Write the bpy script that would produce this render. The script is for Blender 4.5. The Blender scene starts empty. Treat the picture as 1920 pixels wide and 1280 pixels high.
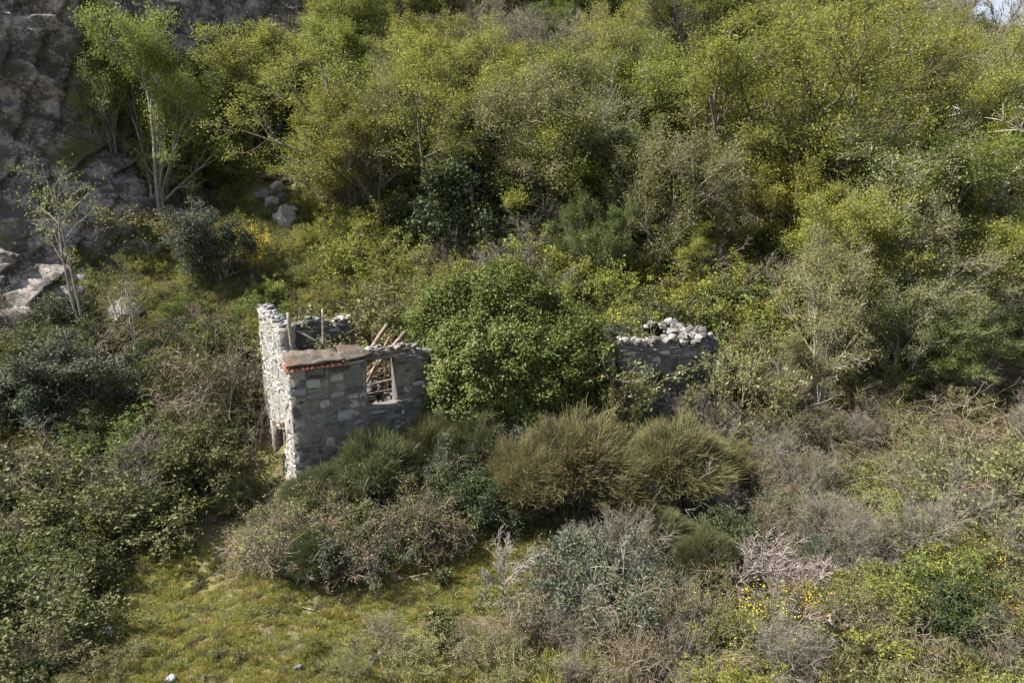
import bpy, bmesh, math, random
import numpy as np
from mathutils import Vector, Matrix, noise as mn

# ------------------------------------------------------------ camera, sky, sun
S = bpy.context.scene
COL = S.collection
PITCH = math.radians(12.0)
CAMZ = 10.0
FPX = 1280.0                     # focal length in pixels of the 1920 wide photograph
cd = bpy.data.cameras.new("camera"); cam = bpy.data.objects.new("camera", cd); COL.objects.link(cam)
cd.sensor_width = 36.0; cd.lens = 36.0 * FPX / 1920.0
cd.clip_start = 0.1; cd.clip_end = 3000
cam.location = (0, 0, CAMZ); cam.rotation_euler = (math.radians(90) - PITCH, 0, 0)
S.camera = cam

SUN_EL = math.radians(48); SUN_AZ = math.radians(-95)       # azimuth from +Y towards +X
sv = Vector((math.sin(SUN_AZ) * math.cos(SUN_EL), math.cos(SUN_AZ) * math.cos(SUN_EL), math.sin(SUN_EL)))
W = bpy.data.worlds.new("World"); S.world = W; W.use_nodes = True
nt = W.node_tree; bg = nt.nodes["Background"]
sky = nt.nodes.new("ShaderNodeTexSky"); sky.sky_type = 'NISHITA'; sky.sun_disc = False
sky.sun_elevation = SUN_EL; sky.sun_rotation = SUN_AZ; sky.air_density = 1.0; sky.dust_density = 2.5
_g = nt.nodes.new("ShaderNodeNewGeometry"); _v = nt.nodes.new("ShaderNodeVectorMath"); _v.operation = 'MULTIPLY'; _v.inputs[1].default_value = (1, 1, 2.2)
_c = nt.nodes.new("ShaderNodeTexNoise"); _c.inputs["Scale"].default_value = 1.6; _c.inputs["Detail"].default_value = 7; _c.inputs["Roughness"].default_value = .6
_tc = nt.nodes.new("ShaderNodeTexCoord"); nt.links.new(_tc.outputs["Generated"], _v.inputs[0]); nt.links.new(_v.outputs[0], _c.inputs[0])
_r = nt.nodes.new("ShaderNodeValToRGB"); _r.color_ramp.elements[0].position = .36; _r.color_ramp.elements[1].position = .56
_m = nt.nodes.new("ShaderNodeMix"); _m.data_type = 'RGBA'; nt.links.new(_c.outputs[0], _r.inputs[0]); nt.links.new(_r.outputs[0], _m.inputs[0])
nt.links.new(sky.outputs[0], _m.inputs[6]); _m.inputs[7].default_value = (5.2, 5.9, 7.0, 1)
nt.links.new(_m.outputs[2], bg.inputs[0]); bg.inputs[1].default_value = 0.050
sl = bpy.data.lights.new("sun", 'SUN'); sl.energy = 5.0; sl.angle = math.radians(0.5); sl.color = (1.0, 0.95, 0.86)
so = bpy.data.objects.new("sun", sl); COL.objects.link(so)
so.rotation_euler = sv.to_track_quat('Z', 'Y').to_euler(); so.location = (-40, 0, 60)
S.view_settings.view_transform = 'Standard'; S.view_settings.look = 'None'
S.view_settings.gamma = 1; S.view_settings.use_curve_mapping = False
S.view_settings.exposure = 1.5
S.cycles.max_bounces = 6; S.cycles.diffuse_bounces = 3; S.cycles.transmission_bounces = 4
S.cycles.use_denoising = True

# ------------------------------------------------------------ helpers
R = np.random.default_rng(7)
rnd = random.Random(11)

def ray(px, py):
    x = (px - 960) / FPX; y = (640 - py) / FPX
    return np.array([x, math.cos(PITCH) + y * math.sin(PITCH), -math.sin(PITCH) + y * math.cos(PITCH)])

def at(px, py, Y):
    d = ray(px, py); return np.array([0, 0, CAMZ]) + d * (Y / d[1])

_k = np.random.default_rng(3)
_fd = [(_k.normal(size=2), _k.uniform(0, 6.28), i) for i in range(24)]
def fbm(x, y, s=1.0, oct=4, seed=0):
    o = 0; a = 1.0; f = s; t = 0
    for k in range(oct):
        for j in range(3):
            (dx, dy), ph, _ = _fd[(seed * 5 + k * 3 + j) % 24]
            n = math.hypot(dx, dy)
            o = o + a * np.sin((x * dx + y * dy) / n * f * (1 + .3 * j) + ph + 2.0 * np.sin((y * dx - x * dy) / n * f * .6 + ph * 2))
        t += a * 3; a *= .5; f *= 2.1
    return o / t * 1.7

PY = np.array([-400, 0, 14, 18, 20, 22, 24, 28, 34, 42, 55, 75, 95, 130, 170, 300, 900.])
PZ = np.array([-30, -2.6, -1.2, -1.0, -.5, -.1, .6, 2.2, 5.0, 9.2, 17., 31, 45, 60, 58, 20, -20.])
def softstep(t): t = np.clip(t, 0, 1); return t * t * (3 - 2 * t)
def terrain(x, y):
    x = np.asarray(x, float); y = np.asarray(y, float)
    w = sum(np.interp(y + o, PY, PZ) for o in (-1.2, -.6, 0, .6, 1.2)) / 5
    z = w
    z = z - 0.9 * softstep((-x - 6.5) / 3) * softstep((26 - y) / 5) * softstep((y - 15) / 4)      # hollow left of the house
    z = z + 0.8 * softstep((x - 9) / 12) * softstep((30 - y) / 8)
    z = z - softstep((-x - 8) / 20) * softstep((y - 34) / 16) * 3.0
    cap = 16.4 + 0.55 * np.clip(52 - x, 0, 200) + np.clip(x - 52, 0, 40) * -.1
    z = np.where(z > cap - 3, cap - 3 + 3 * np.tanh((z - cap + 3) / 3), z)
    amp = .10 + .9 * softstep((y - 26) / 20)
    return z + amp * fbm(x, y, .28, 4, 1) * .8 + .05 * fbm(x, y, 1.9, 3, 2)

def ground(px, py):
    d = ray(px, py); Y = np.arange(9, 160, .1)
    P = np.array([0, 0, CAMZ])[None] + d[None] * (Y / d[1])[:, None]
    h = terrain(P[:, 0], P[:, 1]); k = np.argmax(P[:, 2] <= h)
    if P[k, 2] > h[k]: k = len(Y) - 1
    p = P[k].copy(); p[2] = h[k]; return p

def mesh_np(name, V, F, mats, fattr=None, mi=None, vattr=None, smooth=False):
    """V (n,3), F (m,k) with one k"""
    V = np.asarray(V, np.float32); F = np.asarray(F, np.int32)
    me = bpy.data.meshes.new(name); m, k = F.shape
    me.vertices.add(len(V)); me.vertices.foreach_set("co", V.ravel())
    me.loops.add(m * k); me.loops.foreach_set("vertex_index", F.ravel())
    me.polygons.add(m); me.polygons.foreach_set("loop_start", np.arange(0, m * k, k, dtype=np.int32))
    for q in (mats if isinstance(mats, (list, tuple)) else [mats]): me.materials.append(q)
    if mi is not None: me.polygons.foreach_set("material_index", np.asarray(mi, np.int32))
    me.update(calc_edges=True)
    if fattr is not None:
        a = me.attributes.new("v", 'FLOAT', 'FACE'); a.data.foreach_set("value", np.asarray(fattr, np.float32))
    if vattr is not None:
        a = me.attributes.new("t", 'FLOAT', 'POINT'); a.data.foreach_set("value", np.asarray(vattr, np.float32))
    if smooth: me.polygons.foreach_set("use_smooth", np.ones(m, bool))
    return me

def link(name, me, parent=None, **kw):
    o = bpy.data.objects.new(name, me); COL.objects.link(o)
    if parent is not None: o.parent = parent
    for k, v in kw.items(): o[k] = v
    return o

def empty(name, loc, label, cat, group=None, rz=0, sc=1):
    o = bpy.data.objects.new(name, None); COL.objects.link(o)
    o.location = loc; o.rotation_euler = (0, 0, rz); o.scale = (sc,) * 3 if not isinstance(sc, tuple) else sc
    o.empty_display_size = .3
    o["label"] = label; o["category"] = cat
    if group: o["group"] = group
    return o

# ------------------------------------------------------------ materials
def newmat(name):
    m = bpy.data.materials.new(name); m.use_nodes = True
    n = m.node_tree.nodes; l = m.node_tree.links
    return m, n, l, n["Principled BSDF"]

def ramp(n, stops):
    r = n.new("ShaderNodeValToRGB"); e = r.color_ramp.elements
    while len(e) > 1: e.remove(e[-1])
    e[0].position = stops[0][0]; e[0].color = (*stops[0][1], 1)
    for p, c in stops[1:]:
        k = e.new(p); k.color = (*c, 1)
    return r

def mathn(n, l, op, a, b=None):
    m = n.new("ShaderNodeMath"); m.operation = op
    for i, q in enumerate((a, b)):
        if q is None: continue
        if isinstance(q, (int, float)): m.inputs[i].default_value = q
        else: l.new(q, m.inputs[i])
    return m.outputs[0]

def leafmat(name, stops, trans=.32, rough=.55, spec=.25, tattr=None, var=.35):
    m, n, l, b = newmat(name)
    at_ = n.new("ShaderNodeAttribute"); at_.attribute_name = "v"
    oi = n.new("ShaderNodeObjectInfo")
    src = at_.outputs["Fac"]
    if tattr:
        ta = n.new("ShaderNodeAttribute"); ta.attribute_name = "t"
        src = mathn(n, l, 'ADD', mathn(n, l, 'MULTIPLY', ta.outputs["Fac"], 1 - tattr), mathn(n, l, 'MULTIPLY', src, tattr))
    r = ramp(n, stops); l.new(src, r.inputs[0])
    h = n.new("ShaderNodeHueSaturation"); l.new(r.outputs[0], h.inputs["Color"])
    l.new(mathn(n, l, 'ADD', mathn(n, l, 'MULTIPLY', oi.outputs["Random"], var), 1 - var / 2), h.inputs["Value"])
    f = mathn(n, l, 'FRACT', mathn(n, l, 'MULTIPLY', oi.outputs["Random"], 7.31))
    l.new(mathn(n, l, 'ADD', mathn(n, l, 'MULTIPLY', f, .05), .478), h.inputs["Hue"])
    l.new(h.outputs[0], b.inputs["Base Color"])
    b.inputs["Roughness"].default_value = rough; b.inputs["Specular IOR Level"].default_value = spec
    if trans > 0:
        t = n.new("ShaderNodeBsdfTranslucent"); l.new(h.outputs[0], t.inputs[0])
        mx = n.new("ShaderNodeMixShader"); mx.inputs[0].default_value = trans
        l.new(b.outputs[0], mx.inputs[1]); l.new(t.outputs[0], mx.inputs[2])
        l.new(mx.outputs[0], n["Material Output"].inputs[0])
    return m

def barkmat(name, c1, c2, scale=6, rough=.9):
    m, n, l, b = newmat(name)
    tc = n.new("ShaderNodeTexCoord"); t = n.new("ShaderNodeTexNoise"); t.inputs["Scale"].default_value = scale; t.inputs["Detail"].default_value = 4
    l.new(tc.outputs["Object"], t.inputs[0])
    r = ramp(n, [(.35, c1), (.65, c2)]); l.new(t.outputs[0], r.inputs[0]); l.new(r.outputs[0], b.inputs["Base Color"])
    b.inputs["Roughness"].default_value = rough; b.inputs["Specular IOR Level"].default_value = .15
    return m

def rockmat(name, stops, scale=2.0, bump=.4, cracks=0, varobj=.3, moss=None, mossamt=.5):
    m, n, l, b = newmat(name)
    tc = n.new("ShaderNodeTexCoord"); oi = n.new("ShaderNodeObjectInfo"); av = n.new("ShaderNodeAttribute"); av.attribute_name = "v"
    off = n.new("ShaderNodeVectorMath"); off.operation = 'ADD'; l.new(tc.outputs["Object"], off.inputs[0])
    cx = n.new("ShaderNodeCombineXYZ"); rr = mathn(n, l, 'MULTIPLY', mathn(n, l, 'ADD', oi.outputs["Random"], av.outputs["Fac"]), 31.7)
    l.new(rr, cx.inputs[0]); l.new(rr, cx.inputs[1]); l.new(cx.outputs[0], off.inputs[1])
    t = n.new("ShaderNodeTexNoise"); t.inputs["Scale"].default_value = scale; t.inputs["Detail"].default_value = 8; t.inputs["Roughness"].default_value = .65
    l.new(off.outputs[0], t.inputs[0])
    t2 = n.new("ShaderNodeTexNoise"); t2.inputs["Scale"].default_value = scale * 7; t2.inputs["Detail"].default_value = 6; t2.inputs["Roughness"].default_value = .7
    l.new(off.outputs[0], t2.inputs[0])
    s = mathn(n, l, 'ADD', mathn(n, l, 'MULTIPLY', t.outputs[0], .6), mathn(n, l, 'MULTIPLY', t2.outputs[0], .4))
    f = mathn(n, l, 'FRACT', mathn(n, l, 'ADD', mathn(n, l, 'MULTIPLY', oi.outputs["Random"], 5.17), av.outputs["Fac"]))
    s = mathn(n, l, 'ADD', s, mathn(n, l, 'MULTIPLY', mathn(n, l, 'SUBTRACT', f, .5), varobj))
    r = ramp(n, stops); l.new(s, r.inputs[0]); colr = r.outputs[0]
    if moss:
        t3 = n.new("ShaderNodeTexNoise"); t3.inputs["Scale"].default_value = scale * .45; t3.inputs["Detail"].default_value = 7; l.new(off.outputs[0], t3.inputs[0])
        r3 = ramp(n, [(1 - mossamt - .04, (0, 0, 0)), (1 - mossamt + .06, (1, 1, 1))]); l.new(t3.outputs[0], r3.inputs[0])
        mx = n.new("ShaderNodeMix"); mx.data_type = 'RGBA'; l.new(r3.outputs[0], mx.inputs[0]); l.new(colr, mx.inputs[6]); mx.inputs[7].default_value = (*moss, 1)
        colr = mx.outputs[2]
    l.new(colr, b.inputs["Base Color"]); b.inputs["Roughness"].default_value = .92; b.inputs["Specular IOR Level"].default_value = .2
    bp = n.new("ShaderNodeBump"); bp.inputs["Strength"].default_value = bump; bp.inputs["Distance"].default_value = .05
    l.new(t2.outputs[0], bp.inputs["Height"]); l.new(bp.outputs[0], b.inputs["Normal"])
    return m

G = lambda r, g, b: (r, g, b)
M = {}
M['spring'] = leafmat("spring_leaf", [(0, G(.10, .115, .024)), (.35, G(.19, .205, .036)), (.75, G(.28, .285, .052)), (1, G(.36, .33, .09))], .42)
M['olive'] = leafmat("olive_leaf", [(0, G(.10, .11, .04)), (.5, G(.18, .185, .065)), (1, G(.28, .26, .12))], .38)
M['fresh'] = leafmat("fresh_leaf", [(0, G(.065, .085, .02)), (.5, G(.125, .15, .032)), (1, G(.22, .23, .055))], .38)
M['mid'] = leafmat("bramble_leaf", [(0, G(.035, .045, .017)), (.4, G(.07, .085, .028)), (.75, G(.14, .145, .05)), (1, G(.24, .20, .11))], .25, .6, .22)
M['dark'] = leafmat("evergreen_leaf", [(0, G(.022, .036, .012)), (.6, G(.045, .065, .022)), (1, G(.09, .115, .045))], .15, .6, .25)
M['blue'] = leafmat("holm_leaf", [(0, G(.035, .048, .026)), (.6, G(.085, .10, .058)), (1, G(.16, .175, .11))], .12, .65, .2)
M['ivy'] = leafmat("ivy_leaf", [(0, G(.04, .065, .018)), (.5, G(.11, .15, .034)), (.85, G(.18, .215, .055)), (1, G(.22, .22, .08))], .3, .55, .25)
M['broom'] = leafmat("broom_stem", [(0, G(.075, .068, .052)), (.35, G(.12, .112, .07)), (.7, G(.20, .19, .08)), (1, G(.34, .315, .13))], .2, .8, .1, tattr=.55)
M['greenbroom'] = leafmat("green_broom_stem", [(0, G(.09, .08, .055)), (.3, G(.09, .095, .05)), (.7, G(.13, .14, .06)), (1, G(.20, .19, .10))], .2, .8, .1, tattr=.55)
M['brown'] = leafmat("dry_leaf", [(0, G(.06, .052, .03)), (.5, G(.12, .105, .06)), (1, G(.20, .175, .11))], .15)
M['grass'] = leafmat("grass_blade", [(0, G(.13, .14, .028)), (.4, G(.23, .23, .045)), (.75, G(.33, .30, .09)), (1, G(.42, .35, .19))], .3)
M['yellow'] = leafmat("yellow_petal", [(0, G(.55, .40, .02)), (1, G(.75, .60, .03))], .25)
M['spurge'] = leafmat("spurge_leaf", [(0, G(.08, .12, .03)), (.5, G(.15, .19, .05)), (1, G(.27, .28, .07))], .3)
M['bark'] = barkmat("bark", G(.09, .075, .06), G(.19, .165, .14))
M['greybark'] = barkmat("grey_bark", G(.16, .14, .125), G(.30, .275, .25))
M['palebark'] = barkmat("pale_bark", G(.34, .32, .29), G(.55, .53, .50), 4)
M['pinktwig'] = barkmat("grey_twig", G(.13, .115, .09), G(.25, .22, .18))
M['pink'] = barkmat("pink_grey_twig", G(.20, .165, .15), G(.34, .29, .27))
M['tantwig'] = barkmat("tan_twig", G(.15, .12, .085), G(.26, .21, .155))
M['wood'] = barkmat("weathered_wood", G(.16, .13, .10), G(.33, .29, .24), 9)
M['redwood'] = barkmat("brown_timber", G(.12, .085, .065), G(.24, .18, .145), 9)
M['stone'] = rockmat("wall_stone", [(.2, G(.065, .066, .070)), (.45, G(.155, .157, .163)), (.8, G(.40, .40, .395))], 3, .9, varobj=.6, moss=G(.13, .12, .085), mossamt=.4)
M['whitestone'] = rockmat("limewashed_stone", [(.25, G(.12, .115, .108)), (.5, G(.26, .25, .235)), (.75, G(.42, .405, .385))], 4, .7, varobj=.5)
M['mortar'] = rockmat("old_mortar", [(.3, G(.06, .055, .05)), (.5, G(.12, .11, .10)), (.7, G(.20, .185, .165))], 4, .6)
M['lime'] = rockmat("lime_plaster", [(.3, G(.10, .095, .085)), (.5, G(.28, .265, .245)), (.68, G(.48, .46, .43))], 3, .7)
M['slab'] = rockmat("roof_slab", [(.36, G(.07, .058, .048)), (.5, G(.19, .155, .125)), (.64, G(.33, .275, .225))], 3, 1.0, moss=G(.12, .085, .06), mossamt=.42)
M['tile'] = rockmat("terracotta", [(.3, G(.10, .045, .032)), (.5, G(.20, .08, .055)), (.75, G(.30, .15, .11))], 5, .3, varobj=.35)
M['rubble'] = rockmat("pale_rubble", [(.25, G(.09, .085, .08)), (.5, G(.19, .18, .168)), (.75, G(.33, .31, .29))], 3, .8, varobj=.6)
M['rock'] = rockmat("cliff_rock", [(.33, G(.07, .062, .057)), (.41, G(.24, .21, .195)), (.52, G(.42, .375, .35)), (.66, G(.60, .54, .51))], .8, 1.0, moss=G(.10, .095, .045), mossamt=.36)
M['boulder'] = rockmat("boulder", [(.3, G(.08, .075, .07)), (.5, G(.18, .17, .16)), (.7, G(.32, .305, .29))], 1.6, 1.0, moss=G(.11, .11, .05), mossamt=.3)

def groundmat():
    m, n, l, b = newmat("ground")
    tc = n.new("ShaderNodeTexCoord")
    def nz(s, d=6, r=.6):
        t = n.new("ShaderNodeTexNoise"); t.inputs["Scale"].default_value = s; t.inputs["Detail"].default_value = d; t.inputs["Roughness"].default_value = r
        l.new(tc.outputs["Object"], t.inputs[0]); return t.outputs[0]
    a, c, f = nz(.35), nz(3.2, 8, .7), nz(22, 5, .7)
    soil = ramp(n, [(.3, G(.06, .048, .032)), (.5, G(.15, .12, .08)), (.7, G(.27, .225, .16))]); l.new(f, soil.inputs[0])
    moss = ramp(n, [(.3, G(.09, .09, .025)), (.5, G(.17, .165, .045)), (.72, G(.27, .25, .08))]); l.new(f, moss.inputs[0])
    k = mathn(n, l, 'ADD', mathn(n, l, 'MULTIPLY', a, .55), mathn(n, l, 'MULTIPLY', c, .45))
    ms = ramp(n, [(.43, (0, 0, 0)), (.55, (1, 1, 1))]); l.new(k, ms.inputs[0])
    mx = n.new("ShaderNodeMix"); mx.data_type = 'RGBA'; l.new(ms.outputs[0], mx.inputs[0]); l.new(soil.outputs[0], mx.inputs[6]); l.new(moss.outputs[0], mx.inputs[7])
    l.new(mx.outputs[2], b.inputs["Base Color"]); b.inputs["Roughness"].default_value = .95; b.inputs["Specular IOR Level"].default_value = .1
    bp = n.new("ShaderNodeBump"); bp.inputs["Strength"].default_value = .9; bp.inputs["Distance"].default_value = .08; l.new(f, bp.inputs["Height"]); l.new(bp.outputs[0], b.inputs["Normal"])
    return m
M['ground'] = groundmat()

# ------------------------------------------------------------ ground and cliff
def axis(segs):
    o = []
    for a, b, s in segs: o += list(np.arange(a, b, s))
    return np.array(sorted(set(np.round(o, 3))))
xs = axis([(-900, -90, 40), (-90, -40, 3), (-40, 50, .6), (50, 90, 2), (90, 901, 40)])
ys = axis([(-400, 0, 30), (0, 11, 1.5), (11, 50, .45), (50, 100, .9), (100, 180, 4), (180, 901, 40)])
X, Y = np.meshgrid(xs, ys); Z = terrain(X, Y)
Vt = np.stack([X.ravel(), Y.ravel(), Z.ravel()], 1)
nx, ny = len(xs), len(ys); I = np.arange(nx * ny).reshape(ny, nx)
Ft = np.stack([I[:-1, :-1].ravel(), I[:-1, 1:].ravel(), I[1:, 1:].ravel(), I[1:, :-1].ravel()], 1)
link("ground", mesh_np("ground", Vt, Ft, M['ground'], smooth=True), kind="structure")

def build_cliff(name, path, H, lean, nu, nv, apron, amp=1.0, seed=0, tap=.42):
    """rock face following a plan polyline: an apron that slopes, then a steep wall"""
    path = np.array(path, float); s = np.r_[0, np.cumsum(np.hypot(*np.diff(path, axis=0).T))]
    V = []
    for i in range(nu):
        q = i / (nu - 1) * s[-1]; px = np.interp(q, s, path[:, 0]); py = np.interp(q, s, path[:, 1])
        q2 = min(q + .5, s[-1]); q1 = max(q - .5, 0)
        tx = np.interp(q2, s, path[:, 0]) - np.interp(q1, s, path[:, 0]); ty = np.interp(q2, s, path[:, 1]) - np.interp(q1, s, path[:, 1])
        L = math.hypot(tx, ty); nxx, nyy = ty / L, -tx / L          # outward to the right of travel
        z0 = float(terrain(px, py)); e = i / (nu - 1)
        Hh = H * min(1, (1 - e) / .12 + .25); ap = apron * (1.25 - .6 * e); sl_a = .85 + .4 * e
        for j in range(nv):
            t = j / (nv - 1)
            if t < tap: out = ap * (1 - t / tap); z = z0 - 1.5 + (t / tap) * ap * sl_a
            else:
                w = (t - tap) / (1 - tap); out = -w * Hh * lean; z = z0 - 1.5 + ap * sl_a + w * Hh
            p = Vector((px + nxx * out, py + nyy * out, z))
            v = p * .16 + Vector((seed, 0, 0)); wv = mn.noise_vector(p * .35) * .9 + mn.noise_vector(p * 1.3) * .22; q = p + wv
            def saw(ax, ay, az, per, hgt):
                k = (q.x * ax + q.y * ay + q.z * az) / per; f = k - math.floor(k); return hgt * (f if f < .86 else (1 - f) / .14 * .86)
            d = 1.5 * mn.fractal(v, 1.0, 2.0, 3) + saw(.35, .2, .9, 2.3, .75) + saw(.8, .5, -.35, 1.7, .55) + saw(-.3, .7, .6, .83, .28) + saw(.6, -.1, .75, .37, .13) \
                + .16 * mn.turbulence(p * 2.6, 3, True)
            d *= amp
            V.append((p.x + nxx * d, p.y + nyy * d, p.z + .25 * d))
    I = np.arange(nu * nv).reshape(nu, nv)
    F = np.stack([I[:-1, :-1].ravel(), I[1:, :-1].ravel(), I[1:, 1:].ravel(), I[:-1, 1:].ravel()], 1)
    me = mesh_np(name, V, F, M['rock'])
    return link(name, me, kind="structure")
build_cliff("cliff", [(-46, 24), (-29.5, 34), (-24.5, 42), (-24.5, 50), (-21, 57), (-16, 64), (-11, 73)], 9, .26, 400, 260, 6.0)
# ------------------------------------------------------------ plant makers
def rotate_about(d, ax, a):
    c, s = math.cos(a), math.sin(a); ax = ax / (math.sqrt(ax @ ax) + 1e-9)
    return d * c + np.cross(ax, d) * s + ax * (ax @ d) * (1 - c)

def grow(r, out, p, d, L, rad, lv, P):
    n = P['seg'][lv]; pts = [p]; rr = [rad]; dirs = [d]
    last = lv == len(P['n'])
    N = r.normal(0, P['wob'][lv], (n, 3)); up = P['up'][lv]; step = L / n
    for i in range(n):
        d = d + N[i]; d[2] += up; d = d / math.sqrt(d @ d)
        p = p + d * step; pts.append(p); dirs.append(d); rr.append(rad * (1 - (1 - P.get('tap', .4)) * (i + 1) / n))
    out.append((lv, pts, rr))
    if last: return
    a0, a1 = P['ang'][lv]
    for k in range(int(round(P['n'][lv] * r.uniform(.8, 1.2)))):
        t = r.uniform(P['t0'][lv], 1.0); q = t * n; i = min(int(q), n - 1); f = q - i
        pp = pts[i] * (1 - f) + pts[i + 1] * f; dd = dirs[i + 1]
        ax = np.cross(dd, r.normal(size=3)); nd = rotate_about(dd, ax, r.uniform(a0, a1))
        grow(r, out, pp, nd, L * P['lr'][lv] * r.uniform(.7, 1.25) * (1.25 - .55 * t), max(rr[i] * .55, P['rmin']), lv + 1, P)

def tube_arrays(lines, sides=4):
    V = []; F = []; o = 0
    ca = [(math.cos(2 * math.pi * k / sides), math.sin(2 * math.pi * k / sides)) for k in range(sides)]
    by = {}
    for pts, rr in lines: by.setdefault(len(pts), []).append((pts, rr))
    ca = np.array(ca)
    for n, ls in by.items():
        Pn = np.array([l[0] for l in ls]); Rn = np.array([l[1] for l in ls]); m = len(ls)
        D = np.gradient(Pn, axis=1); D /= np.linalg.norm(D, axis=2, keepdims=True) + 1e-9
        ref = np.where(np.abs(D[..., 2:3]) > .9, np.array([1., 0, 0]), np.array([0, 0, 1.]))
        U = np.cross(D, ref); U /= np.linalg.norm(U, axis=2, keepdims=True) + 1e-9; Wv = np.cross(D, U)
        ring = Pn[:, :, None] + Rn[:, :, None, None] * (U[:, :, None] * ca[None, None, :, :1] + Wv[:, :, None] * ca[None, None, :, 1:])
        V.append(ring.reshape(-1, 3)); I = (np.arange(m * n * sides) + o).reshape(m, n, sides)
        a = I[:, :-1]; b = I[:, 1:]; a2 = np.roll(a, -1, 2); b2 = np.roll(b, -1, 2)
        F.append(np.stack([a.ravel(), a2.ravel(), b2.ravel(), b.ravel()], 1)); o += m * n * sides
    return np.concatenate(V), np.concatenate(F)

def leaf_arrays(r, C, size, nb=None, upb=.6, asp=.55, var=.35):
    """kite shaped leaves centred on C; nb optional preferred normals"""
    n = len(C); N = r.normal(size=(n, 3)); N[:, 2] += upb * 1.2
    if nb is not None: N = N * .55 + nb * 1.1
    N /= np.linalg.norm(N, axis=1, keepdims=True)
    A = np.cross(N, r.normal(size=(n, 3))); A /= np.linalg.norm(A, axis=1, keepdims=True); B = np.cross(N, A)
    s = (size * r.uniform(1 - var, 1 + var, n))[:, None]
    v0 = C - A * s * .5; v2 = C + A * s * .5; m = C + A * s * .05 - N * s * .12
    v1 = m + B * s * asp * .5; v3 = m - B * s * asp * .5
    V = np.stack([v0, v1, v2, v3], 1).reshape(-1, 3); F = np.arange(4 * n).reshape(n, 4)
    return V, F

def sample_lines(r, lines, per, jit, flat=1.0):
    C = []
    for pts, rr in lines:
        k = r.poisson(per)
        if k < 1: continue
        t = r.uniform(.1, 1.05, k) * (len(pts) - 1); i = np.minimum(t.astype(int), len(pts) - 2); f = (t - i)[:, None]
        P = np.array(pts); C.append(P[i] * (1 - f) + P[i + 1] * f)
    C = np.concatenate(C); J = r.normal(0, jit, C.shape); J[:, 2] *= flat
    return C + J

def plant(name, seed, P, wood, leaf, per=6, jit=.1, size=.1, flat=.6, upb=.6, asp=.55, minlv=0, sides=4):
    """returns (woodmesh, leafmesh) in local space, base at origin"""
    r = np.random.default_rng(seed); out = []
    for s in range(P['stems']):
        a = r.uniform(0, 6.28); tl = r.uniform(*P['tilt']); b = r.uniform(0, P.get('base', .1))
        d = np.array([math.cos(a) * math.sin(tl), math.sin(a) * math.sin(tl), math.cos(tl)])
        grow(r, out, np.array([math.cos(a) * b, math.sin(a) * b, -.25]), d, P['L'] * r.uniform(.8, 1.1), P['r'], 0, P)
    wl = [(p, q) for lv, p, q in out]
    V, F = tube_arrays(wl, sides)
    wm = mesh_np(name + "_wood", V, F, wood)
    lm = None
    if leaf is not None:
        tl = [(p, q) for lv, p, q in out if lv >= P.get('leaflv', len(P['n']))]
        C = sample_lines(r, tl, per, jit, flat)
        V, F = leaf_arrays(r, C, size, upb=upb, asp=asp)
        # colour varies leaf by leaf and, more gently, spray by spray
        g = .5 + .5 * np.sin(C[:, 0] * 1.7 + seed) * np.sin(C[:, 1] * 1.9 + 1) * np.sin(C[:, 2] * 2.3)
        v = np.clip(r.normal(.5, .2, len(C)) * .7 + g * .3, 0, 1)
        lm = mesh_np(name + "_leaf", V, F, leaf, fattr=v)
    return wm, lm

def blades(name, seed, mat, n, Rb, Hh, width, droop=.15, base=.25, tuft=24, start=(.66, .90)):
    """domed bush of thin upright green stems: tufts of stems fanning from limb ends"""
    r = np.random.default_rng(seed)
    nt_ = n // tuft; th = r.uniform(0, 6.28, nt_); q = r.uniform(0, 1, nt_) ** .5
    lobe = .86 + .12 * np.sin(th * 3 + seed) * np.sin(q * 7 + seed * 2) + .07 * np.sin(th * 5 + seed * 3)
    ax = np.stack([np.cos(th) * q, np.sin(th) * q, np.zeros(nt_)], 1)
    hi = Hh * np.sqrt(np.clip(1 - (q * .90) ** 2, 0, 1)) * lobe * r.uniform(.80, 1.06, nt_)
    top = ax * Rb * (lobe[:, None] * .4 + .62); top[:, 2] = hi
    bs = top * r.uniform(*start, (nt_, 1)); bs[:, :2] *= .92
    sp = r.uniform(.05, .105, (nt_, 1)); T = np.repeat(top, tuft, 0) + [0, 0, .05] + r.normal(0, 1, (nt_ * tuft, 3)) * np.repeat(sp, tuft, 0) * Rb * [1, 1, .8]
    B = np.repeat(bs, tuft, 0) + r.normal(0, .04 * Rb, (nt_ * tuft, 3))
    Mi = (T + B) / 2 + r.normal(0, .03 * Rb, T.shape); Mi[:, 2] += droop * Hh * .2
    D = T - B; Wd = np.cross(D, r.normal(size=D.shape)); Wd /= np.linalg.norm(Wd, axis=1, keepdims=True); Wd *= width / 2
    V = np.stack([B - Wd, B + Wd, Mi + Wd * .8, Mi - Wd * .8, T + Wd * .3, T - Wd * .3], 1).reshape(-1, 3)
    k = np.arange(len(B)) * 6
    F = np.concatenate([np.stack([k, k + 1, k + 2, k + 3], 1), np.stack([k + 3, k + 2, k + 4, k + 5], 1)])
    v = r.uniform(0, 1, len(B)); t = np.tile([0, 0, .55, .55, 1, 1], len(B))
    return mesh_np(name, V, F, mat, fattr=np.r_[v, v], vattr=t)

def PP(stems, tilt, L, r, n, lr, ang, **k):
    lv = len(n) + 1
    d = dict(stems=stems, tilt=tilt, L=L, r=r, n=n, lr=lr, ang=ang, seg=[5, 4, 3, 2][:lv] if lv < 5 else [5, 4, 3, 3, 2],
             wob=[.12] * lv, up=[.03] * lv, t0=[.3] * lv, rmin=.006)
    d.update(k); return d

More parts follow.
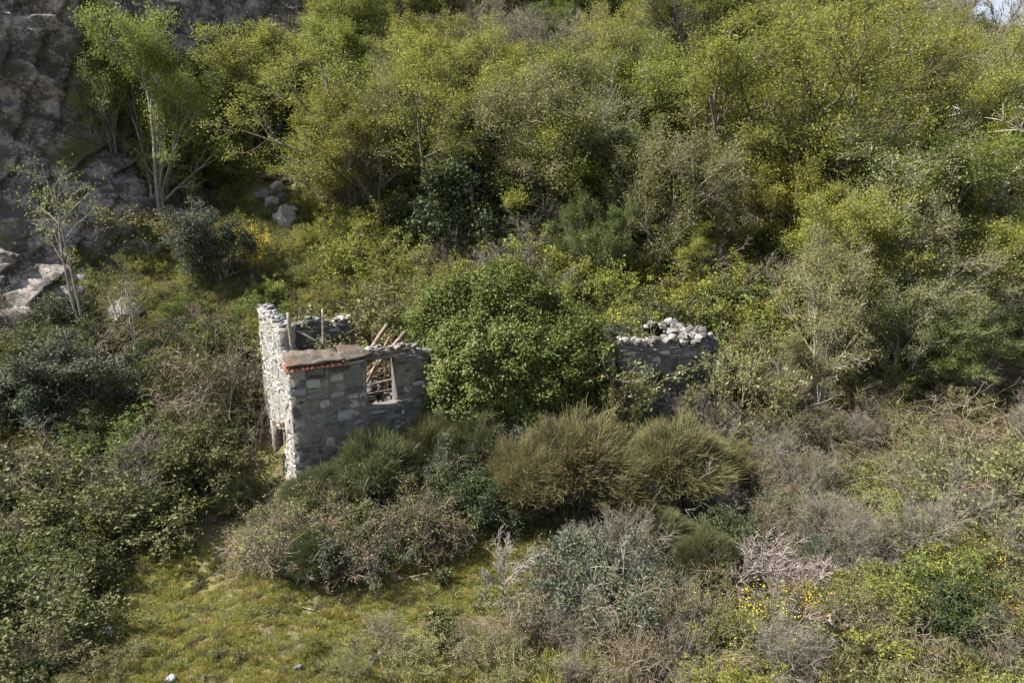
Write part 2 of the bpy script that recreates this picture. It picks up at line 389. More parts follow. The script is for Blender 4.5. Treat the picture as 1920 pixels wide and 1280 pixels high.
ARCH = {}
def reg(kind, *pairs): ARCH.setdefault(kind, []).extend(pairs)
A_ = math.radians
tree_big = PP(5, (.2, .75), 8.0, .17, [8, 7, 7], [.5, .5, .5], [(A_(20), A_(50)), (A_(20), A_(55)), (A_(20), A_(60))], wob=[.09, .13, .16, .2], up=[.05, .05, .06, .05], t0=[.25, .2, .15], rmin=.012)
for s in (1, 2):
    reg('spring_big', plant("spring_tree", s, tree_big, M['bark'], M['spring'], 40, .19, .082, .6))
tree_mid = PP(4, (.08, .5), 5.0, .10, [8, 7, 6], [.50, .5, .5], [(A_(18), A_(48)), (A_(20), A_(50)), (A_(20), A_(60))], wob=[.09, .13, .16, .2], up=[.05, .06, .07, .06], t0=[.25, .2, .15], rmin=.01)
for s in (3, 4, 5):
    reg('spring', plant("spring_tree", s, tree_mid, M['greybark'], M['spring'], 36, .16, .072, .6))
for s in (6, 7):
    reg('olive', plant("airy_tree", s, tree_mid, M['greybark'], M['olive'], 24, .15, .068, .7))
for s in (8, 9):
    reg('fresh', plant("green_tree", s, tree_mid, M['greybark'], M['fresh'], 34, .15, .074, .6))
bare_t = PP(3, (.1, .45), 5.0, .08, [10, 10, 9], [.5, .5, .5], [(A_(20), A_(50)), (A_(20), A_(50)), (A_(20), A_(50))], wob=[.07, .1, .13, .16], up=[.06, .06, .05, .04], t0=[.25, .2, .15], rmin=.012)
for s in (10, 11):
    reg('bare', plant("bare_tree", s, bare_t, M['pinktwig'], M['olive'], 1.0, .1, .08))
pale_t = PP(4, (.15, .7), 4.6, .16, [7, 5, 4], [.55, .5, .5], [(A_(30), A_(70)), (A_(30), A_(60)), (A_(30), A_(60))], wob=[.16, .18, .2, .2], up=[.05, .05, .05, .04], t0=[.25, .2, .2], rmin=.014)
reg('pale', plant("pale_tree", 12, pale_t, M['palebark'], M['olive'], 1.2, .15, .09))
layer_t = PP(1, (.02, .12), 8.0, .15, [34, 9, 5], [.42, .42, .45], [(A_(55), A_(95)), (A_(30), A_(60)), (A_(30), A_(60))], wob=[.04, .09, .14, .2], up=[.08, .01, .0, .0], t0=[.2, .2, .15], rmin=.01, seg=[7, 4, 3, 2])
for s in (13, 14):
    reg('layer', plant("layered_tree", s, layer_t, M['bark'], M['olive'], 26, .12, .08, .35))
thin_t = PP(2, (.03, .18), 5.5, .05, [9, 6], [.28, .4], [(A_(35), A_(70)), (A_(30), A_(60))], wob=[.06, .12, .15], up=[.05, .03, .02], t0=[.35, .2], rmin=.008, seg=[7, 3, 2])
for s in (15, 16):
    reg('thin', plant("slender_tree", s, thin_t, M['greybark'], M['spring'], 7, .14, .075, .6))
ever = PP(4, (.1, .5), 3.2, .1, [9, 7, 5], [.5, .5, .5], [(A_(30), A_(70)), (A_(30), A_(70)), (A_(30), A_(70))], wob=[.1, .15, .2, .2], up=[.04, .03, .0, .0], t0=[.1, .15, .15], rmin=.01)
for s in (17, 18):
    reg('evergreen', plant("evergreen_tree", s, ever, M['bark'], M['dark'], 22, .12, .12, .8))
for s in (19, 20):
    reg('holm', plant("holm_oak", s, ever, M['greybark'], M['blue'], 22, .12, .09, .8))
# shrubs (about 2 m)
sh = PP(14, (.05, 1.15), 1.5, .022, [5, 5], [.55, .5], [(A_(20), A_(60)), (A_(25), A_(70))], wob=[.12, .16, .2], up=[.05, .02, .0], t0=[.15, .15], rmin=.006, seg=[4, 3, 2], base=.35)
for s in (21, 22): reg('shrub_spring', plant("spring_shrub", s, sh, M['tantwig'], M['spring'], 15, .07, .075, .7))
for s in (23, 24): reg('bramble', plant("bramble", s, sh, M['tantwig'], M['mid'], 24, .08, .078, .7))
for s in (25, 26): reg('brownbush', plant("brown_bush", s, sh, M['tantwig'], M['brown'], 12, .06, .045, .9))
for s in (27,): reg('darkbush', plant("dark_bush", s, sh, M['bark'], M['dark'], 26, .08, .07, .8))
for s in (28, 29): reg('bluebush', plant("grey_green_bush", s, sh, M['greybark'], M['blue'], 20, .06, .058, .9))
for s in (30,): reg('freshbush', plant("green_bush", s, sh, M['tantwig'], M['fresh'], 16, .07, .08, .8))
for s in (31,): reg('olivebush', plant("olive_bush", s, sh, M['tantwig'], M['olive'], 13, .06, .06, .8))
tw = PP(9, (.05, .95), 1.7, .022, [7, 6, 4], [.6, .5, .5], [(A_(15), A_(50)), (A_(20), A_(55)), (A_(20), A_(55))], wob=[.1, .12, .16, .2], up=[.05, .04, .03, .02], t0=[.2, .15, .1], rmin=.006, base=.2)
for s in (32, 33): reg('twig', (plant("twig_bush", s, tw, M['pinktwig'], None, sides=3)))
tn = PP(22, (.3, 1.4), 2.2, .016, [6, 4], [.6, .5], [(A_(15), A_(70)), (A_(20), A_(80))], wob=[.35, .4, .45], up=[-.08, -.1, -.1], t0=[.1, .1], rmin=.008, seg=[7, 5, 3], base=.5)
for s in (34, 35): reg('tangle', plant("vine_tangle", s, tn, M['tantwig'], M['brown'], 2.0, .06, .05, sides=3))
fine = PP(1, (.05, .1), 1.0, .035, [8, 6, 5], [.95, .5, .5], [(A_(20), A_(50)), (A_(20), A_(45)), (A_(20), A_(50))], wob=[.05, .1, .12, .15], up=[.03, .04, .03, .02], t0=[.7, .25, .2], rmin=.008, seg=[3, 5, 3, 2])
reg('barelet', plant("bare_sapling", 36, fine, M['greybark'], None, sides=3))
dn = PP(6, (.2, 1.35), .9, .03, [7, 6, 6], [.75, .55, .5], [(A_(20), A_(60)), (A_(20), A_(60)), (A_(20), A_(60))], wob=[.12, .14, .16, .2], up=[.04, .03, .03, .02], t0=[.2, .15, .1], rmin=.009, seg=[4, 3, 3, 2])
tw2 = dict(tw); tw2['stems'] = 16; tw2['tilt'] = (.1, 1.25); tw2['rmin'] = .009; tw2['L'] = 1.3
reg('pinkbare', plant("pink_shrub", 37, tw2, M['pink'], None, sides=3))
# brooms: woody limbs below, fans of stems above
bl = PP(9, (.1, .9), 1.15, .03, [6, 5], [.6, .6], [(A_(15), A_(45)), (A_(15), A_(50))], wob=[.12, .15, .2], up=[.05, .05, .05], t0=[.35, .2], rmin=.007, seg=[4, 3, 3], base=.15)
for i, s in enumerate((38, 39)):
    w, _ = plant("broom", s, bl, M['greybark'], None)
    reg('broom', (w, blades("broom_stems", s, M['broom'], 20000, 1.15, 1.9, .009)))
    w2, _ = plant("green_broom", s + 5, bl, M['greybark'], None)
    reg('greenbroom', (w2, blades("green_broom_stems", s + 5, M['greenbroom'], 18000, 1.15, 1.8, .009)))
# yellow flowering gorse: green shrub with petals
def gorse(seed, n=420, sz=.04):
    r = np.random.default_rng(seed); w, lf = plant("gorse", seed, sh, M['bark'], M['fresh'], 9, .06, .05, .8)
    out = []; 
    C = r.normal(0, 1, (90, 3)) * [.55, .55, .22] + [0, 0, 1.3]
    cl = C[r.integers(0, 90, n)] + r.normal(0, .06, (n, 3)) * [1, 1, 2.2]
    V, F = leaf_arrays(r, cl, sz, asp=.8)
    return w, lf, mesh_np("petals", V, F, M['yellow'], fattr=r.uniform(0, 1, len(cl)))
reg('gorse', gorse(45), gorse(46)); reg('gorse_full', gorse(47, 1100, .055))
# spurge: domed clumps of leafy stems, and weeds / grass for the stuff layers
def clump(name, seed, mat, n, Rr, Hh, w, size, lf=0):
    r = np.random.default_rng(seed); th = r.uniform(0, 6.28, n); q = r.uniform(0, 1, n) ** .6
    B = np.stack([np.cos(th) * q * Rr * .35, np.sin(th) * q * Rr * .35, np.full(n, -.03)], 1)
    T = np.stack([np.cos(th) * q * Rr, np.sin(th) * q * Rr, Hh * (1.05 - .45 * q ** 2) * r.uniform(.6, 1.1, n)], 1) + r.normal(0, .06 * Rr, (n, 3))
    Mi = (B + T) / 2; Mi[:, 2] += Hh * .12
    Wd = np.cross(T - B, r.normal(size=B.shape)); Wd /= np.linalg.norm(Wd, axis=1, keepdims=True); Wd *= w / 2
    V = np.stack([B - Wd, B + Wd, Mi + Wd, Mi - Wd, T + Wd * .15, T - Wd * .15], 1).reshape(-1, 3)
    k = np.arange(n) * 6; F = np.concatenate([np.stack([k, k + 1, k + 2, k + 3], 1), np.stack([k + 3, k + 2, k + 4, k + 5], 1)])
    v = np.tile(r.uniform(0, 1, n), 2)
    if lf:
        Cc = T[r.integers(0, n, lf)] * r.uniform(.5, 1, (lf, 1)) + r.normal(0, .05 * Rr, (lf, 3))
        V2, F2 = leaf_arrays(r, Cc, size); F = np.concatenate([F, F2 + len(V)]); V = np.concatenate([V, V2]); v = np.r_[v, r.uniform(0, 1, lf)]
    return mesh_np(name, V, F, mat, fattr=v)
SPURGE = [clump("spurge", s, M['spurge'], 70, .4, .55, .02, .07, 700) for s in (50, 51)]
GRASS = [clump("grass_tuft", s, M['grass'], 46, .16, .10, .011, .02, 30) for s in (52, 53, 54)]
TALL = [clump("tall_grass", s, M['grass'], 60, .26, .30, .012, .03, 20) for s in (55, 56)]
WEED = [clump("weed", 57, M['fresh'], 20, .28, .22, .012, .05, 160), clump("weed", 58, M['olive'], 24, .32, .3, .012, .045, 150), clump("weed", 59, M['brown'], 60, .3, .32, .011, .04, 90)]
FLOW = [clump("yellow_flower", 60, M['yellow'], 3, .1, .12, .004, .035, 9)]

KIND = {  # kind of plant -> object name, category, wood part, leaf part, natural height
 'spring_big': ('spring_tree', 'tree', 'trunk', 'crown', 11.5), 'spring': ('spring_tree', 'tree', 'trunk', 'crown', 7.6),
 'olive': ('airy_tree', 'tree', 'trunk', 'crown', 7.6), 'fresh': ('green_tree', 'tree', 'trunk', 'crown', 7.6), 'bare': ('bare_tree', 'tree', 'trunk', 'crown', 8.0),
 'pale': ('pale_bark_tree', 'tree', 'trunk', 'crown', 7.2), 'layer': ('layered_tree', 'tree', 'trunk', 'crown', 8.0), 'thin': ('slender_tree', 'tree', 'trunk', 'crown', 6.0),
 'evergreen': ('evergreen_tree', 'tree', 'trunk', 'crown', 4.9), 'holm': ('holm_oak', 'tree', 'trunk', 'crown', 4.9),
 'shrub_spring': ('spring_shrub', 'shrub', 'stems', 'foliage', 2.0), 'bramble': ('bramble', 'bramble', 'stems', 'foliage', 2.0), 'brownbush': ('brown_bush', 'shrub', 'stems', 'foliage', 2.0),
 'darkbush': ('dark_bush', 'shrub', 'stems', 'foliage', 2.0), 'bluebush': ('grey_green_bush', 'shrub', 'stems', 'foliage', 2.0), 'freshbush': ('green_bush', 'shrub', 'stems', 'foliage', 2.0),
 'olivebush': ('olive_bush', 'shrub', 'stems', 'foliage', 2.0), 'twig': ('twig_bush', 'shrub', 'branches', None, 3.0), 'tangle': ('vine_tangle', 'vines', 'stems', 'foliage', 1.6),
 'barelet': ('bare_sapling', 'sapling', 'branches', None, 2.3), 'pinkbare': ('pink_bare_shrub', 'shrub', 'branches', None, 1.7),
 'broom': ('broom_bush', 'shrub', 'branches', 'foliage', 2.0), 'greenbroom': ('broom_bush', 'shrub', 'branches', 'foliage', 2.0), 'gorse_full': ('gorse_bush', 'shrub', 'stems', 'foliage', 2.0), 'gorse': ('gorse_bush', 'shrub', 'stems', 'foliage', 2.0)}

# real heights of the archetypes
HT = {}
for k, prs in ARCH.items():
    hs = []
    for pr in prs:
        me = pr[1] if pr[1] is not None else pr[0]
        a = np.empty(len(me.vertices) * 3, np.float32); me.vertices.foreach_get("co", a); hs.append(float(np.percentile(a[2::3], 99)))
    HT[k] = hs
print("heights", {k: [round(h, 1) for h in v] for k, v in HT.items()})
print("tris", sum(sum((len(m.polygons) * 2) for m in pr if m) for prs in ARCH.values() for pr in prs))

_vi = {}
def put(kind, loc, h, label, group=None, wide=1.0, rz=None):
    nm, cat, wn, ln, _ = KIND[kind]; i = _vi.get(kind, 0); _vi[kind] = i + 1
    v = i % len(ARCH[kind]); pr = ARCH[kind][v]; s = h / HT[kind][v]
    e = empty(nm, tuple(loc), label, cat, group, rz if rz is not None else rnd.uniform(0, 6.28), (s * wide, s * wide, s))
    link(wn, pr[0], e)
    if pr[1] is not None: link(ln or 'foliage', pr[1], e)
    if len(pr) > 2: link('flowers', pr[2], e, kind='stuff')
    return e

def scatter(name, pts, sc, objs_meshes, label, cat, rz=None, zs=None):
    """one stuff object: copies of small plants on given points"""
    n = len(pts); me = bpy.data.meshes.new(name); me.vertices.add(n); me.vertices.foreach_set("co", np.asarray(pts, np.float32).ravel())
    a = me.attributes.new("sc", 'FLOAT', 'POINT'); a.data.foreach_set("value", np.asarray(sc, np.float32))
    a = me.attributes.new("rz", 'FLOAT', 'POINT'); a.data.foreach_set("value", R.uniform(0, 6.28, n).astype(np.float32))
    a = me.attributes.new("ix", 'INT', 'POINT'); a.data.foreach_set("value", R.integers(0, len(objs_meshes), n).astype(np.int32))
    o = link(name, me, kind="stuff"); o["label"] = label; o["category"] = cat
    ng = bpy.data.node_groups.new(name, 'GeometryNodeTree'); ng.interface.new_socket("Geometry", in_out='INPUT', socket_type='NodeSocketGeometry'); ng.interface.new_socket("Geometry", in_out='OUTPUT', socket_type='NodeSocketGeometry')
    N = ng.nodes; L = ng.links; gi = N.new("NodeGroupInput"); go = N.new("NodeGroupOutput")
    g2i = N.new("GeometryNodeGeometryToInstance")
    for k in reversed(range(len(objs_meshes))):
        ms = objs_meshes[k]; ob = bpy.data.objects.new(name + "_source", ms); oi = N.new("GeometryNodeObjectInfo"); oi.inputs["Object"].default_value = ob; oi.inputs["As Instance"].default_value = True
        L.new(oi.outputs["Geometry"], g2i.inputs[0])
    def na(nm, ty):
        q = N.new("GeometryNodeInputNamedAttribute"); q.data_type = ty; q.inputs["Name"].default_value = nm; return q.outputs["Attribute"]
    ip = N.new("GeometryNodeInstanceOnPoints"); L.new(gi.outputs[0], ip.inputs["Points"]); L.new(g2i.outputs[0], ip.inputs["Instance"])
    ip.inputs["Pick Instance"].default_value = True; L.new(na("ix", 'INT'), ip.inputs["Instance Index"])
    cx = N.new("ShaderNodeCombineXYZ"); L.new(na("rz", 'FLOAT'), cx.inputs[2]); L.new(cx.outputs[0], ip.inputs["Rotation"]); L.new(na("sc", 'FLOAT'), ip.inputs["Scale"])
    L.new(ip.outputs[0], go.inputs[0]); md = o.modifiers.new("scatter", 'NODES'); md.node_group = ng
    return o

def joined(kind, v=0):
    """leaf and wood of an archetype as one mesh, for the stuff layers"""
    ms = [m for m in ARCH[kind][v] if m]; Vs = []; Fs = []; mi = []; va = []; ta = []; o = 0
    for i, m in enumerate(ms):
        a = np.empty(len(m.vertices) * 3, np.float32); m.vertices.foreach_get("co", a); a = a.reshape(-1, 3)
        f = np.empty(len(m.loops), np.int32); m.loops.foreach_get("vertex_index", f); f = f.reshape(-1, 4)
        Vs.append(a); Fs.append(f + o); o += len(a); mi.append(np.full(len(f), i))
        if "v" in m.attributes: q = np.empty(len(f), np.float32); m.attributes["v"].data.foreach_get("value", q)
        else: q = np.zeros(len(f))
        va.append(q)
        if "t" in m.attributes: q = np.empty(len(a), np.float32); m.attributes["t"].data.foreach_get("value", q)
        else: q = np.zeros(len(a))
        ta.append(q)
    return mesh_np(kind + "_mixed", np.concatenate(Vs), np.concatenate(Fs), [m.materials[0] for m in ms], np.concatenate(va), np.concatenate(mi), np.concatenate(ta))
# ------------------------------------------------------------ masonry
def hull_stone(seed, flat=0, k=14, rough=.27):
    r = np.random.default_rng(seed); bm = bmesh.new()
    for sx in (-1, 1):
        for sy in (-1, 1):
            for sz in (-1, 1):
                bm.verts.new((sx * (.5 - abs(r.normal(0, rough * .5))), sy * (.5 - abs(r.normal(0, rough * .55))), sz * (.5 - abs(r.normal(0, rough * .6)))))
    for i in range(k - 8):
        d = r.uniform(-.36, .36, 3); a = r.integers(0, 3); d[a] = r.choice([-.56, .56]) + r.normal(0, .02); bm.verts.new(d)
    res = bmesh.ops.convex_hull(bm, input=bm.verts)
    bmesh.ops.delete(bm, geom=[v for v in bm.verts if not v.link_faces], context='VERTS')
    me = bpy.data.meshes.new("stone"); bm.to_mesh(me); bm.free(); return me
def blob_stone(seed):
    r = np.random.default_rng(seed); bm = bmesh.new()
    for i in range(20):
        d = r.normal(size=3); d /= np.linalg.norm(d); d *= .5 * r.uniform(.85, 1.1); bm.verts.new(d)
    bmesh.ops.convex_hull(bm, input=bm.verts)
    bmesh.ops.delete(bm, geom=[v for v in bm.verts if not v.link_faces], context='VERTS')
    me = bpy.data.meshes.new("stone"); bm.to_mesh(me); bm.free(); return me
def with_mat(me, mat): m = me.copy(); m.materials.clear(); m.materials.append(mat); return m
_base = [hull_stone(100 + i) for i in range(14)]; _blob = [blob_stone(200 + i) for i in range(10)]
ST = {k: [with_mat(m, M[k]) for m in _base] for k in ('stone', 'whitestone', 'rubble', 'tile')}
BL = {k: [with_mat(m, M[k]) for m in _blob] for k in ('stone', 'whitestone', 'rubble')}

def pack(L, Hf, holes, cw=.11, ch=.085, wr=(2, 6), hr=(1, 3), z0=0.0, seed=0, big=.12):
    """random rubble bond: (x, z, w, h) of stones on a wall of length L under the profile Hf(x), leaving holes free"""
    r = random.Random(seed); nx_ = int(L / cw); nz_ = int(8 / ch); occ = [[False] * (nx_ + 1) for _ in range(nz_ + 1)]; out = []
    def free(i, j):
        if i >= nx_ or j >= nz_ or occ[j][i]: return False
        x = (i + .5) * cw; z = z0 + (j + .5) * ch
        if z > Hf(x): return False
        return not any(a < x < b and c < z < d for a, b, c, d in holes)
    for j in range(nz_):
        for i in range(nx_):
            if not free(i, j): continue
            w = r.randint(*wr); h = r.randint(*hr)
            if r.random() < big: w += 2; h += 1
            h = min(h, max(1, int(w * .75)))
            ww = 0
            while ww < w and free(i + ww, j): ww += 1
            hh = 1
            while hh < h and all(free(i + a, j + hh) for a in range(ww)): hh += 1
            for a in range(ww):
                for b in range(hh): occ[j + b][i + a] = True
            out.append((i * cw, z0 + j * ch, ww * cw, hh * ch))
    return out

def bulk(name, mats, items, parent, **kw):
    """join many stones into one mesh: items = (mesh, 4x4 matrix)"""
    Vs = []; Fs = []; va = []; o = 0
    for me, mt in items:
        a = np.empty(len(me.vertices) * 3, np.float32); me.vertices.foreach_get("co", a); a = a.reshape(-1, 3)
        m4 = np.array(mt); a = a @ m4[:3, :3].T + m4[:3, 3]
        f = np.empty(len(me.loops), np.int32); me.loops.foreach_get("vertex_index", f); f = f.reshape(-1, 3)
        Vs.append(a); Fs.append(f + o); o += len(a); va.append(np.full(len(f), rnd.random()))
    if not Vs: return None
    return link(name, mesh_np(name, np.concatenate(Vs), np.concatenate(Fs), mats, np.concatenate(va)), parent, **kw)

def TRS(loc, rot, sc):
    from mathutils import Euler
    return Matrix.Translation(loc) @ Euler(rot).to_matrix().to_4x4() @ Matrix.Diagonal((*sc, 1))

def lay(stones, parent, cap, jm=.012, name="stone"):
    """stones: (visible size, mesh, matrix); the largest as parts, the rest as one part of kind stuff"""
    stones.sort(key=lambda s: -s[0])
    for sz, me, mt in stones[:cap]:
        o = link(name, me, parent); o.matrix_local = mt
    if stones[cap:]: bulk("small_stones", stones[0][1].materials[0], [(s[1], s[2]) for s in stones[cap:]], parent, kind="stuff")

def wall_stones(cells, frame, kind, proud=(.0, .05), depth=.26, seed=0, gap=.012, vis=None):
    """frame(x, d, z): local position at x along, d outwards; returns stones list; axis 'x' along u or v"""
    r = random.Random(seed); out = []
    for x, z, w, h in cells:
        me = r.choice(ST[kind]); p = r.uniform(*proud)
        cx, cz = x + w / 2, z + h / 2
        loc, axis = frame(cx, p - depth / 2, cz)
        rot = (r.uniform(-.05, .05), r.uniform(-.09, .09), r.uniform(-.05, .05)) if axis == 'u' else (r.uniform(-.09, .09), r.uniform(-.05, .05), r.uniform(-.05, .05))
        sc = ((w - gap) * 1.04, depth, (h - gap) * 1.06) if axis == 'u' else (depth, (w - gap) * 1.04, (h - gap) * 1.06)
        if vis and not vis(cx, cz): k = .001
        else: k = w * h
        out.append((k, me, TRS(loc, rot, sc)))
    return out

def profile_wall(name, mat, parent, L, Hf, zb, frame, thick, holes=(), step=.12, amp=.035, seed=0):
    """mortar core with a rough face: cells of a grid on both faces, openings left out and lined"""
    n = int(L / step); zmax = max(Hf(i * step) for i in range(n + 1)); m = int((zmax - zb) / step) + 1
    def solid(i, j):
        if i < 0 or j < 0 or i >= n: return False
        x = (i + .5) * L / n; z = zb + (j + .5) * step
        return z < Hf(x) and not any(a < x < b and c < z < d for a, b, c, d in holes)
    V = []; idx = {}; F = []
    def vid(i, j, k):
        if (i, j, k) in idx: return idx[(i, j, k)]
        x = i * L / n; z = zb + j * step; dd = -0.0 if k == 0 else -thick
        q = mn.noise(Vector((x * 3 + seed, z * 3, k * 5.1))) * amp + mn.noise(Vector((x * 9 + seed, z * 9, k * 5.1))) * amp * .5
        loc, ax = frame(x, dd + (q if k == 0 else -q), z + mn.noise(Vector((x * 4, z * 4 + seed, 3))) * .03)
        idx[(i, j, k)] = len(V); V.append(loc); return idx[(i, j, k)]
    for j in range(m):
        for i in range(n):
            if not solid(i, j): continue
            F.append((vid(i, j, 0), vid(i + 1, j, 0), vid(i + 1, j + 1, 0), vid(i, j + 1, 0)))
            F.append((vid(i + 1, j, 1), vid(i, j, 1), vid(i, j + 1, 1), vid(i + 1, j + 1, 1)))
            if not solid(i, j + 1): F.append((vid(i, j + 1, 0), vid(i + 1, j + 1, 0), vid(i + 1, j + 1, 1), vid(i, j + 1, 1)))
            if not solid(i, j - 1): F.append((vid(i, j, 1), vid(i + 1, j, 1), vid(i + 1, j, 0), vid(i, j, 0)))
            if not solid(i - 1, j): F.append((vid(i, j, 1), vid(i, j, 0), vid(i, j + 1, 0), vid(i, j + 1, 1)))
            if not solid(i + 1, j): F.append((vid(i + 1, j, 0), vid(i + 1, j, 1), vid(i + 1, j + 1, 1), vid(i + 1, j + 1, 0)))
    return link(name, mesh_np(name, V, F, mat), parent)

def beam(name, p, q, w, t, mat, parent=None, twist=0, rough=.012, seg=6, seed=0):
    """weathered timber between two points, slightly uneven"""
    p, q = Vector(p), Vector(q); d = (q - p); L = d.length; d.normalize()
    u = d.cross(Vector((0, 0, 1))); u = u.normalized() if u.length > .1 else Vector((1, 0, 0)); v = d.cross(u)
    u2 = u * math.cos(twist) + v * math.sin(twist); v2 = -u * math.sin(twist) + v * math.cos(twist); V = []
    r = random.Random(seed + int(L * 100))
    for i in range(seg + 1):
        c = p + d * (L * i / seg); k = 1 - .1 * i / seg
        for a, b in ((-1, -1), (1, -1), (1, 1), (-1, 1)):
            V.append(c + u2 * (a * w / 2 * k + r.uniform(-rough, rough)) + v2 * (b * t / 2 * k + r.uniform(-rough, rough)))
    F = [(0, 3, 2, 1), tuple(seg * 4 + k for k in range(4))]
    for i in range(seg):
        for k in range(4): a = i * 4 + k; b = i * 4 + (k + 1) % 4; F.append((a, b, b + 4, a + 4))
    return link(name, mesh_np(name, V, F, mat), parent)

def slab(name, parent, pts, z, th, mat, amp=.02, n=18, seed=0):
    """broken slab over a quadrilateral of four corner points (x, y, z)"""
    a, b, c, d = [Vector(q) for q in pts]; V = []
    for k in (0, 1):
        for i in range(n + 1):
            for j in range(n + 1):
                s, t = i / n, j / n
                edge = (.09 if i in (0, n) or j in (0, n) else 0)
                q = (a * (1 - s) + b * s) * (1 - t) + (d * (1 - s) + c * s) * t
                nz = mn.noise_vector(q * 3.3 + Vector((seed, k, 0)))
                q = q + Vector((nz.x * (edge + .01), nz.y * (edge + .01), nz.z * amp - k * th))
                V.append(q)
    I = np.arange(2 * (n + 1) ** 2).reshape(2, n + 1, n + 1); F = []
    for i in range(n):
        for j in range(n):
            F.append((I[0, i, j], I[0, i + 1, j], I[0, i + 1, j + 1], I[0, i, j + 1])); F.append((I[1, i, j], I[1, i, j + 1], I[1, i + 1, j + 1], I[1, i + 1, j]))
        F.append((I[0, i, 0], I[1, i, 0], I[1, i + 1, 0], I[0, i + 1, 0])); F.append((I[0, i + 1, n], I[1, i + 1, n], I[1, i, n], I[0, i, n]))
        F.append((I[0, 0, i + 1], I[1, 0, i + 1], I[1, 0, i], I[0, 0, i])); F.append((I[0, n, i], I[1, n, i], I[1, n, i + 1], I[0, n, i + 1]))
    return link(name, mesh_np(name, V, F, mat), parent)

# ---- the ruined house: front wall along +x, left wall along +y in its own frame
HA = math.radians(30); HO = (-7.2, 21.4, 0)
house = empty("ruined_stone_house", HO, "roofless grey stone house ruin with square window opening, left of the ivy mound", "house", rz=HA)
ZB = -1.5
fr_front = lambda x, d, z: ((x, -d, z), 'u')
fr_left = lambda x, d, z: ((-d, x, z), 'v')
fr_back = lambda x, d, z: ((x, 4.55 - d, z), 'u')
WIN = (2.5, 3.68, 2.78, 4.56)
Hfront = lambda x: 4.62 + .05 * math.sin(x * 5)
Hleft = lambda s: (4.62 + .25 * s) if s < 1.1 else (5.62 + .06 * math.sin(s * 6) + (s - 1.1) * .07)
DOOR = (1.75, 3.55, -1.6, 1.72)
LF = 7.0
fw = profile_wall("front_wall", M['mortar'], house, LF, Hfront, ZB, fr_front, .5, [WIN], seed=1)
lw = profile_wall("left_wall", M['lime'], house, 5.0, Hleft, ZB, fr_left, .5, [DOOR, (1.35, 2.3, 1.2, 2.05)], seed=2, amp=.06)
for v in lw.data.vertices:                      # butt the left wall against the back of the front one
    if v.co.x > .02 and v.co.y < .52 and v.co.z < 4.8: v.co.x = min(v.co.x, .497)
Hback = lambda x: 5.15 + .12 * math.sin(x * 4) + .06 * math.sin(x * 11) - (.0 if x < 3.4 else (x - 3.4) * 2.5)
bw = profile_wall("back_wall", M['mortar'], house, 4.3, Hback, 0, fr_back, .5, [(3.62, 4.3, 2.6, 6)], seed=3)
vis_f = lambda x, z: x < 5.6 and z > .2
sf = wall_stones(pack(LF, lambda x: Hfront(x) - .02, [WIN], wr=(2, 5), hr=(1, 3), z0=ZB, seed=4, cw=.125, ch=.11, big=.22), fr_front, 'stone', (-.02, .10), .24, 1, gap=.03, vis=vis_f)
sl_ = wall_stones(pack(5.0, lambda s: Hleft(s) - .03, [DOOR, (1.35, 2.3, 1.2, 2.05)], wr=(1, 4), hr=(1, 2), z0=ZB, seed=5, cw=.12, ch=.105), fr_left, 'whitestone', (-.01, .05), .24, 2, vis=lambda x, z: z > -.6)
lay(sf, fw, 185); lay(sl_, lw, 100)
sb = wall_stones(pack(4.2, lambda x: Hback(x) - .04, [(3.62, 4.3, 2.6, 6)], wr=(2, 5), hr=(1, 3), z0=3.0, seed=6), fr_back, 'stone', (.0, .05), .24, 3)
lay(sb, bw, 12)
def top_stones(parent, L, Hf, frame, kind, n, seed, spread=.42, sz=(.12, .3), lift=0, cap=0):
    r = random.Random(seed); out = []
    for i in range(n):
        x = r.uniform(.05, L - .05); d = -r.uniform(.05, spread + .05); s = r.uniform(*sz)
        loc, ax = frame(x, d, Hf(x) + s * .15 + lift * r.random())
        out.append((s, r.choice(ST[kind]), TRS(loc, (r.uniform(-.3, .3), r.uniform(-.3, .3), r.uniform(0, 6)), (s, s * r.uniform(.6, 1), s * r.uniform(.35, .6)))))
    lay(out, parent, cap)
top_stones(lw, 5.0, Hleft, fr_left, 'stone', 120, 9, sz=(.1, .26), lift=.05)
top_stones(bw, 3.5, Hback, fr_back, 'stone', 50, 10, sz=(.12, .28))
def fr_f2(x, d, z): return (x, -d, z), 'u'
top_stones(fw, LF, Hfront, fr_f2, 'stone', 45, 11, sz=(.12, .24))
# window: lintel, rubble on it, pale timber at the right jamb, sill
beam("lintel", (2.2, .22, 4.66), (4.35, .22, 4.74), .46, .15, M['slab'], house, rough=.02, seed=3)
lin = []
for i in range(46):
    s = rnd.uniform(.10, .24); x = rnd.uniform(2.45, 4.45)
    lin.append((s, rnd.choice(ST['stone']), TRS((x, rnd.uniform(.0, .42), 4.80 + s * .12 + rnd.uniform(0, .06)), (rnd.uniform(-.3, .3), rnd.uniform(-.3, .3), rnd.uniform(0, 6)), (s, s * .8, s * .4))))
lay(lin, fw, 8)
beam("window_jamb", (3.66, .02, 3.2), (3.67, .02, 4.56), .022, .03, M['wood'], house, rough=.004)
beam("window_sill", (2.48, .2, 2.74), (3.7, .2, 2.75), .40, .05, M['mortar'], house, rough=.012, seed=5)
